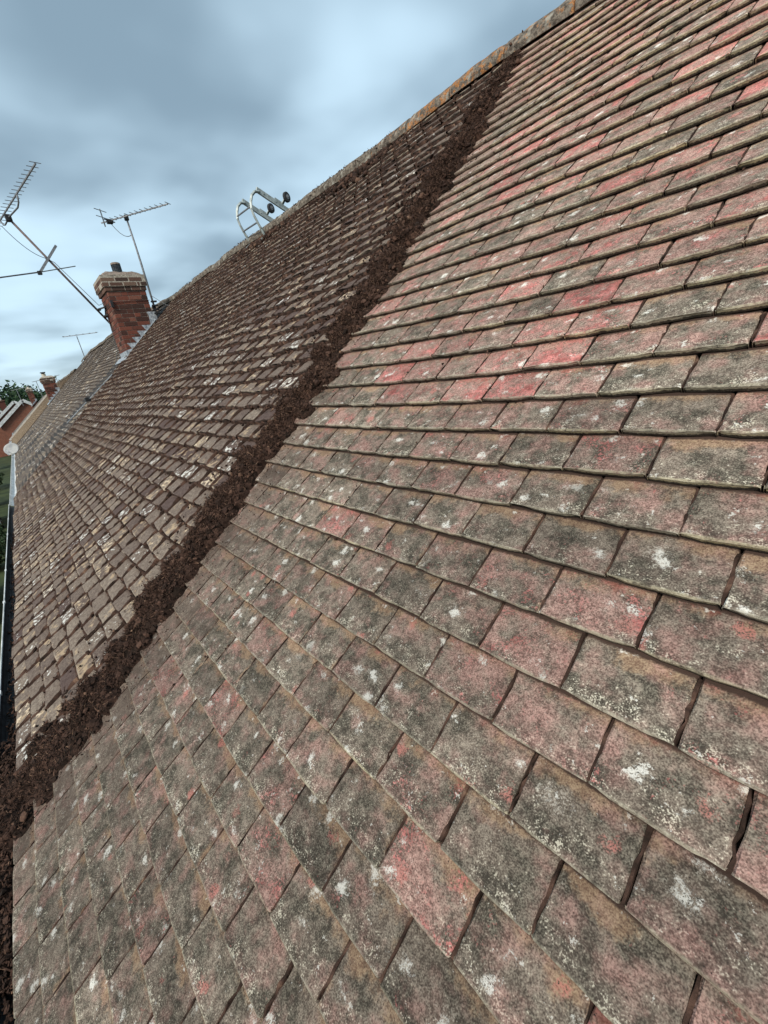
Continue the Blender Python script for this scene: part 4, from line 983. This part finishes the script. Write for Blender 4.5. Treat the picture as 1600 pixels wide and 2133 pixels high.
b = MB(); b.tube([dc - nrm * 0.05, dc - nrm * 0.12 + Vector((0, 0, -0.04)), Vector((-20.06, -1.52, -1.22)), Vector((-20.06, -1.46, -1.36))], 0.017, 8); b.obj('pole', M['white'], ds)
b = MB(); b.tube([dc - tb * 0.0 + Vector((0, 0, -0.22)), dc + nrm * 0.28 + Vector((0, 0, -0.16))], 0.010, 6); b.box(dc + nrm * 0.28 + Vector((-0.03, -0.03, -0.18)), dc + nrm * 0.28 + Vector((0.03, 0.03, -0.12))); b.obj('feed_arm', M['white'], ds)

# ------------------------------------------------------------------ ladder hooked over the ridge
ld = empty('roof_ladder', (-5.2, YR, ZR + 0.1), 'aluminium roof ladder end with two black wheels hooked over the ridge', 'ladder')
RX = [(-4.95, (2.21, 2.35), (2.59, 2.16)), (-5.45, (2.25, 2.39), (2.63, 2.19))]
for xr, (ty, tz), (by, bz) in RX:
    d = Vector((0, by - ty, bz - tz)).normalized(); T = Vector((xr, ty, tz))
    q = T + d * 3.6; q.z -= 0.42
    b = MB(); mid_ = T + d * 0.62
    b.bar(T, mid_, 0.026, 0.060, up=(0, 0.4, 0.9)); b.bar(mid_, q, 0.026, 0.060, up=(0, 0.4, 0.9))
    for f_ in (0.10, 0.27): b.tube([T + d * f_ + Vector((-0.02, 0, 0)), T + d * f_ + Vector((0.02, 0, 0))], 0.008, 6)
    b.obj('rail', M['alu'], ld, bevel=0.004)
    h = MB()
    pts = [(xr + 0.02, ty + 0.03, tz - 0.03), (xr + 0.02, ty - 0.035, tz - 0.035), (xr + 0.02, ty - 0.085, tz - 0.075), (xr + 0.02, ty - 0.115, tz - 0.14), (xr + 0.02, ty - 0.13, tz - 0.22), (xr + 0.02, ty - 0.115, tz - 0.29), (xr + 0.02, ty - 0.06, tz - 0.42), (xr + 0.02, ty - 0.02, tz - 0.505)]
    h.tube(pts, 0.017, 4)
    for k_ in (1, 4, 6): p = Vector(pts[k_]); h.tube([p + Vector((0.005, 0, 0)), p + Vector((0.026, 0, 0))], 0.009, 6)
    hk = h.obj('hook', M['alu'], ld)
    ft = MB(); p = Vector(pts[-1]); ft.bar(p + Vector((0, 0.035, 0.03)), p + Vector((0, -0.085, -0.052)), 0.03, 0.012, up=(0, -SP, CP)); ft.obj('foot', M['alu'], ld)
    # transport wheel on a short curved arm
    w0 = T + d * 0.36 + Vector((0.0, 0.012, 0.03)); wc = w0 + Vector((0.03, 0.05, 0.065))
    a = MB(); a.bar(w0 - d * 0.11, w0, 0.014, 0.034, up=(0, 0.4, 0.9)); a.bar(w0, wc, 0.014, 0.034, up=(0, 0.9, 0.4)); a.obj('wheel_arm', M['alu'], ld)
    ax = Vector((1, 0.28, 0)).normalized()
    wv = MB(); wv.tube([wc + ax * -0.001, wc + ax * 0.006, wc + ax * 0.030, wc + ax * 0.037], [0.050, 0.058, 0.058, 0.050], 20); wh = wv.obj('wheel', M['rubber'], ld)
    hb = MB(); hb.tube([wc + ax * 0.037, wc + ax * 0.041], 0.026, 14); hb.tube([wc + ax * 0.041, wc + ax * 0.050], 0.009, 8); hb.obj('hub', M['alu_dark'], wh)
for k_, (oy, oz) in enumerate(((-0.125, -0.19), (-0.088, -0.36))):
    b = MB(); b.tube([(-4.945, RX[0][1][0] + oy, RX[0][1][1] + oz), (-5.445, RX[1][1][0] + oy, RX[1][1][1] + oz)], 0.010, 8); b.obj('rung', M['alu_dark'], ld)
for k_ in range(2, 11):
    f_ = 0.28 * k_; A_ = Vector((-4.95, 2.21, 2.35)) + Vector((0, 0.894, -0.447)) * f_ - Vector((0, 0, 0.42 * max(0, (f_ - 0.62) / 2.98))); B_ = Vector((-5.45, 2.25, 2.39)) + Vector((0, 0.894, -0.447)) * f_ - Vector((0, 0, 0.42 * max(0, (f_ - 0.62) / 2.98)))
    if f_ > 0.75: b = MB(); b.tube([A_, B_], 0.014, 8); b.obj('rung', M['alu'], ld)

# ------------------------------------------------------------------ ground, road, gardens, trees
def sheet(name, x0, x1, y0, y1, z, mat):
    b = MB(); b.add([(x0, y0, z), (x1, y0, z), (x1, y1, z), (x0, y1, z)], [(0, 1, 2, 3)]); o = b.obj(name, mat); o['kind'] = 'structure'; return o
M['grass'] = plain('grass', (0.022, 0.036, 0.014, 1), (0.05, 0.068, 0.026, 1), 0.8)
M['road'] = plain('asphalt', (0.045, 0.045, 0.047, 1), (0.065, 0.064, 0.064, 1), 4)
M['paving'] = plain('paving', (0.25, 0.24, 0.22, 1), (0.34, 0.33, 0.30, 1), 2)
sheet('ground', -2500, 2500, -2500, 2500, GROUND, M['grass'])
sheet('road', -400, 60, -13.5, -7.5, GROUND + 0.004, M['road'])
b = MB(); b.box((-400, -7.5, GROUND - 0.1), (60, -5.9, GROUND + 0.12)); o = b.obj('pavement', M['paving']); o['kind'] = 'structure'
hb_ = MB(); seg_x, seg_y = 40, 16; vs = []
for i in range(seg_x + 1):
    for j in range(seg_y + 1):
        yy = -160 + 520 * i / seg_x; xx_ = -95 - 260 * j / seg_y
        vs.append((xx_, yy, GROUND - 0.5 + 7.5 * math.sin(min(1, j / seg_y * 1.15) * math.pi / 2) * (0.8 + 0.2 * math.sin(yy * 0.03))))
hb_.add(vs, [(i * (seg_y + 1) + j, (i + 1) * (seg_y + 1) + j, (i + 1) * (seg_y + 1) + j + 1, i * (seg_y + 1) + j + 1) for i in range(seg_x) for j in range(seg_y)])
o = hb_.obj('hill', M['grass'], smooth=True); o['kind'] = 'structure'

M['leaf'] = attr_mat('foliage', [(0.0, (0.020, 0.040, 0.024, 1)), (0.5, (0.042, 0.076, 0.038, 1)), (1.0, (0.082, 0.118, 0.055, 1))], scale=0.5, var=0.3)
M['bark'] = plain('bark', (0.05, 0.038, 0.028, 1), (0.10, 0.075, 0.055, 1), 6)


def leafcloud(lobes, n, size, seed):
    """leaf-sized faces on and inside ellipsoid lobes"""
    r = np.random.default_rng(seed); lob = np.array(lobes); w = (lob[:, 3] ** 2); k = r.choice(len(lob), n, p=w / w.sum())
    d = r.normal(0, 1, (n, 3)); d /= np.linalg.norm(d, axis=1)[:, None]
    rad = lob[k, 3] * (0.55 + 0.5 * r.random(n) ** 0.6) * (1 + 0.18 * vnoise(d * 2 + k[:, None], seed % 50, 1.7))
    P = lob[k, :3] + d * rad[:, None] * np.array([1, 1, 0.85])
    a = r.normal(0, 1, (n, 3)); a /= np.linalg.norm(a, axis=1)[:, None]; b_ = np.cross(a, r.normal(0, 1, (n, 3))); b_ /= np.linalg.norm(b_, axis=1)[:, None]
    s = (size * r.uniform(0.6, 1.4, n))[:, None]
    V = np.stack([P - a * s, P - b_ * s * 0.6, P + a * s, P + b_ * s * 0.6], 1).reshape(-1, 3)
    F = np.arange(n * 4).reshape(n, 4)
    c = np.clip(0.45 + r.normal(0, 0.16, n) + r.random(len(lob))[k] * 0.3 - 0.15, 0, 1); C4 = np.repeat(np.stack([c, c, c, np.ones(n)], -1), 4, axis=0)
    return V, F, C4

r_ = np.random.default_rng(71); lobes = []
for k in range(230):
    yy = r_.uniform(-45, 110); xx_ = -112 - r_.random() * 45; zt = 2.6 + 1.6 * math.sin(yy * 0.23) + 1.2 * math.sin(yy * 0.61 + 1) + r_.normal(0, 0.9) + 0.02 * (-112 - xx_)
    lobes.append((xx_, yy, zt - 2.2, r_.uniform(1.8, 3.6))); lobes.append((xx_ + r_.normal(0, 2), yy + r_.normal(0, 2), zt - 5.2, r_.uniform(2.6, 4.2)))
V, F, C = leafcloud(lobes, 42000, 0.42, 72)
wd = put('woodland', mesh_np('woodland', V, F, {'rnd': ('FLOAT_COLOR', C)}), M['leaf']); tag(wd, 'dark green belt of trees along the horizon behind the far chimneys', 'woodland', kind='stuff')


def tree(name, base, h, cr, n, size, seed, label, cat, group=None):
    o = empty(name, base, label, cat, group); b = MB(); B = Vector(base); r = random.Random(seed)
    top = B + Vector((r.uniform(-.3, .3), r.uniform(-.3, .3), h * 0.7))
    b.tube([B, B + (top - B) * 0.4, top], [h * 0.032, h * 0.024, h * 0.008], 8); lobes = []
    for k in range(9):
        a = r.uniform(0, 6.28); e = r.uniform(0.45, 1.0); p = B + Vector((math.cos(a) * cr * 0.55 * r.uniform(0.4, 1.1), math.sin(a) * cr * 0.55 * r.uniform(0.4, 1.1), h * e - cr * 0.3))
        b.tube([B + (top - B) * (0.35 + 0.5 * r.random()), p], [h * 0.012, h * 0.004], 6); lobes.append((p.x, p.y, p.z, cr * r.uniform(0.38, 0.6)))
    lobes.append((B.x, B.y, B.z + h * 0.72, cr * 0.6))
    b.obj('trunk', M['bark'], o); V, F, C = leafcloud(lobes, n, size, seed)
    put('crown', mesh_np('crown', V, F, {'rnd': ('FLOAT_COLOR', C)}), M['leaf'], o); return o
tree('tree', (-104, 0.6, GROUND), 11.2, 4.6, 5000, 0.28, 81, 'rounded dark green tree standing before the woodland at far left', 'tree')
tree('garden_tree', (-70, -6.0, GROUND), 4.6, 2.0, 4000, 0.12, 83, 'leafy garden tree below the satellite dish', 'tree')
tree('garden_tree', (-52, -4.6, GROUND), 3.6, 1.7, 4000, 0.10, 84, 'bushy garden tree beside the red brick gable', 'tree')
tree('garden_tree', (-42, -4.4, GROUND), 2.8, 1.4, 4000, 0.09, 85, 'low leafy tree seen beyond the white gutter', 'tree')
tree('shrub', (-27.5, -3.95, GROUND), 1.7, 1.0, 3000, 0.06, 86, 'green shrub below the white gutter of the grey roof', 'shrub')
tree('shrub', (-24.0, -3.9, GROUND), 1.5, 0.9, 3000, 0.06, 87, 'green shrub beside the blue car in the front gardens', 'shrub')


def car(loc, rz, mat, label):
    o = empty('parked_car', loc, label, 'car', 'cars parked in front of the terrace'); o.rotation_euler = (0, 0, rz)
    rot = Matrix.Translation(Vector(loc)) @ Matrix.Rotation(rz, 4, 'Z')
    def fix(ob): ob.matrix_parent_inverse = Matrix.Identity(4); return ob
    b = MB(); out = [(-2.05, 0.30), (-2.1, 0.62), (-1.95, 0.86), (-1.35, 0.93), (-0.75, 1.38), (0.75, 1.42), (1.55, 0.98), (2.0, 0.86), (2.08, 0.55), (2.02, 0.30)]
    n = len(out); vs = []
    for yy in (-0.84, -0.80, 0.80, 0.84):
        for (px_, pz_) in out:
            ins = 0.0 if pz_ < 1.0 else 0.16 * (1 if yy > 0 else -1)
            vs.append((px_, yy - ins if abs(yy) > 0 else yy, pz_))
    fs = [tuple(range(n - 1, -1, -1)), tuple(range(3 * n, 4 * n))]
    for i in range(3): fs += [(i * n + k, i * n + (k + 1) % n, (i + 1) * n + (k + 1) % n, (i + 1) * n + k) for k in range(n)]
    b.add(vs, fs); bd_ = fix(b.obj('body', mat, o, bevel=0.03))
    for sgn in (-1, 1):
        b = MB(); b.add([(-1.15, sgn * 0.845, 0.97), (1.3, sgn * 0.845, 0.99), (0.7, sgn * 0.705, 1.34), (-0.7, sgn * 0.705, 1.31)], [(0, 1, 2, 3)]); fix(b.obj('side_window', M['black'], o))
    b = MB(); b.add([(-1.33, -0.66, 0.965), (-1.33, 0.66, 0.965), (-0.80, 0.58, 1.36), (-0.80, -0.58, 1.36)], [(0, 1, 2, 3)]); fix(b.obj('windscreen', M['black'], o))
    for sx in (-1.3, 1.3):
        for sy in (-0.78, 0.78):
            b = MB(); b.tube([(sx, sy - 0.10, 0.31), (sx, sy + 0.10, 0.31)], 0.31, 18); w = fix(b.obj('wheel', M['rubber'], o))
            b = MB(); b.tube([(sx, sy - 0.105, 0.31), (sx, sy + 0.105, 0.31)], 0.19, 14); h_ = b.obj('rim', M['alu'], w)
    return o
M['car_grey'] = plain('silver_paint', (0.36, 0.40, 0.42, 1), (0.42, 0.45, 0.47, 1), 2, 0.35, 0.5, 0.3)
M['car_blue'] = plain('blue_paint', (0.012, 0.16, 0.42, 1), (0.02, 0.20, 0.5, 1), 2, 0.35, 0.5)
car((-34.5, -4.7, GROUND), R(4), M['car_grey'], 'pale grey car parked in the front gardens, seen past the gutter')
car((-19.0, -4.6, GROUND), R(2), M['car_blue'], 'bright blue car parked just below the near gutter')
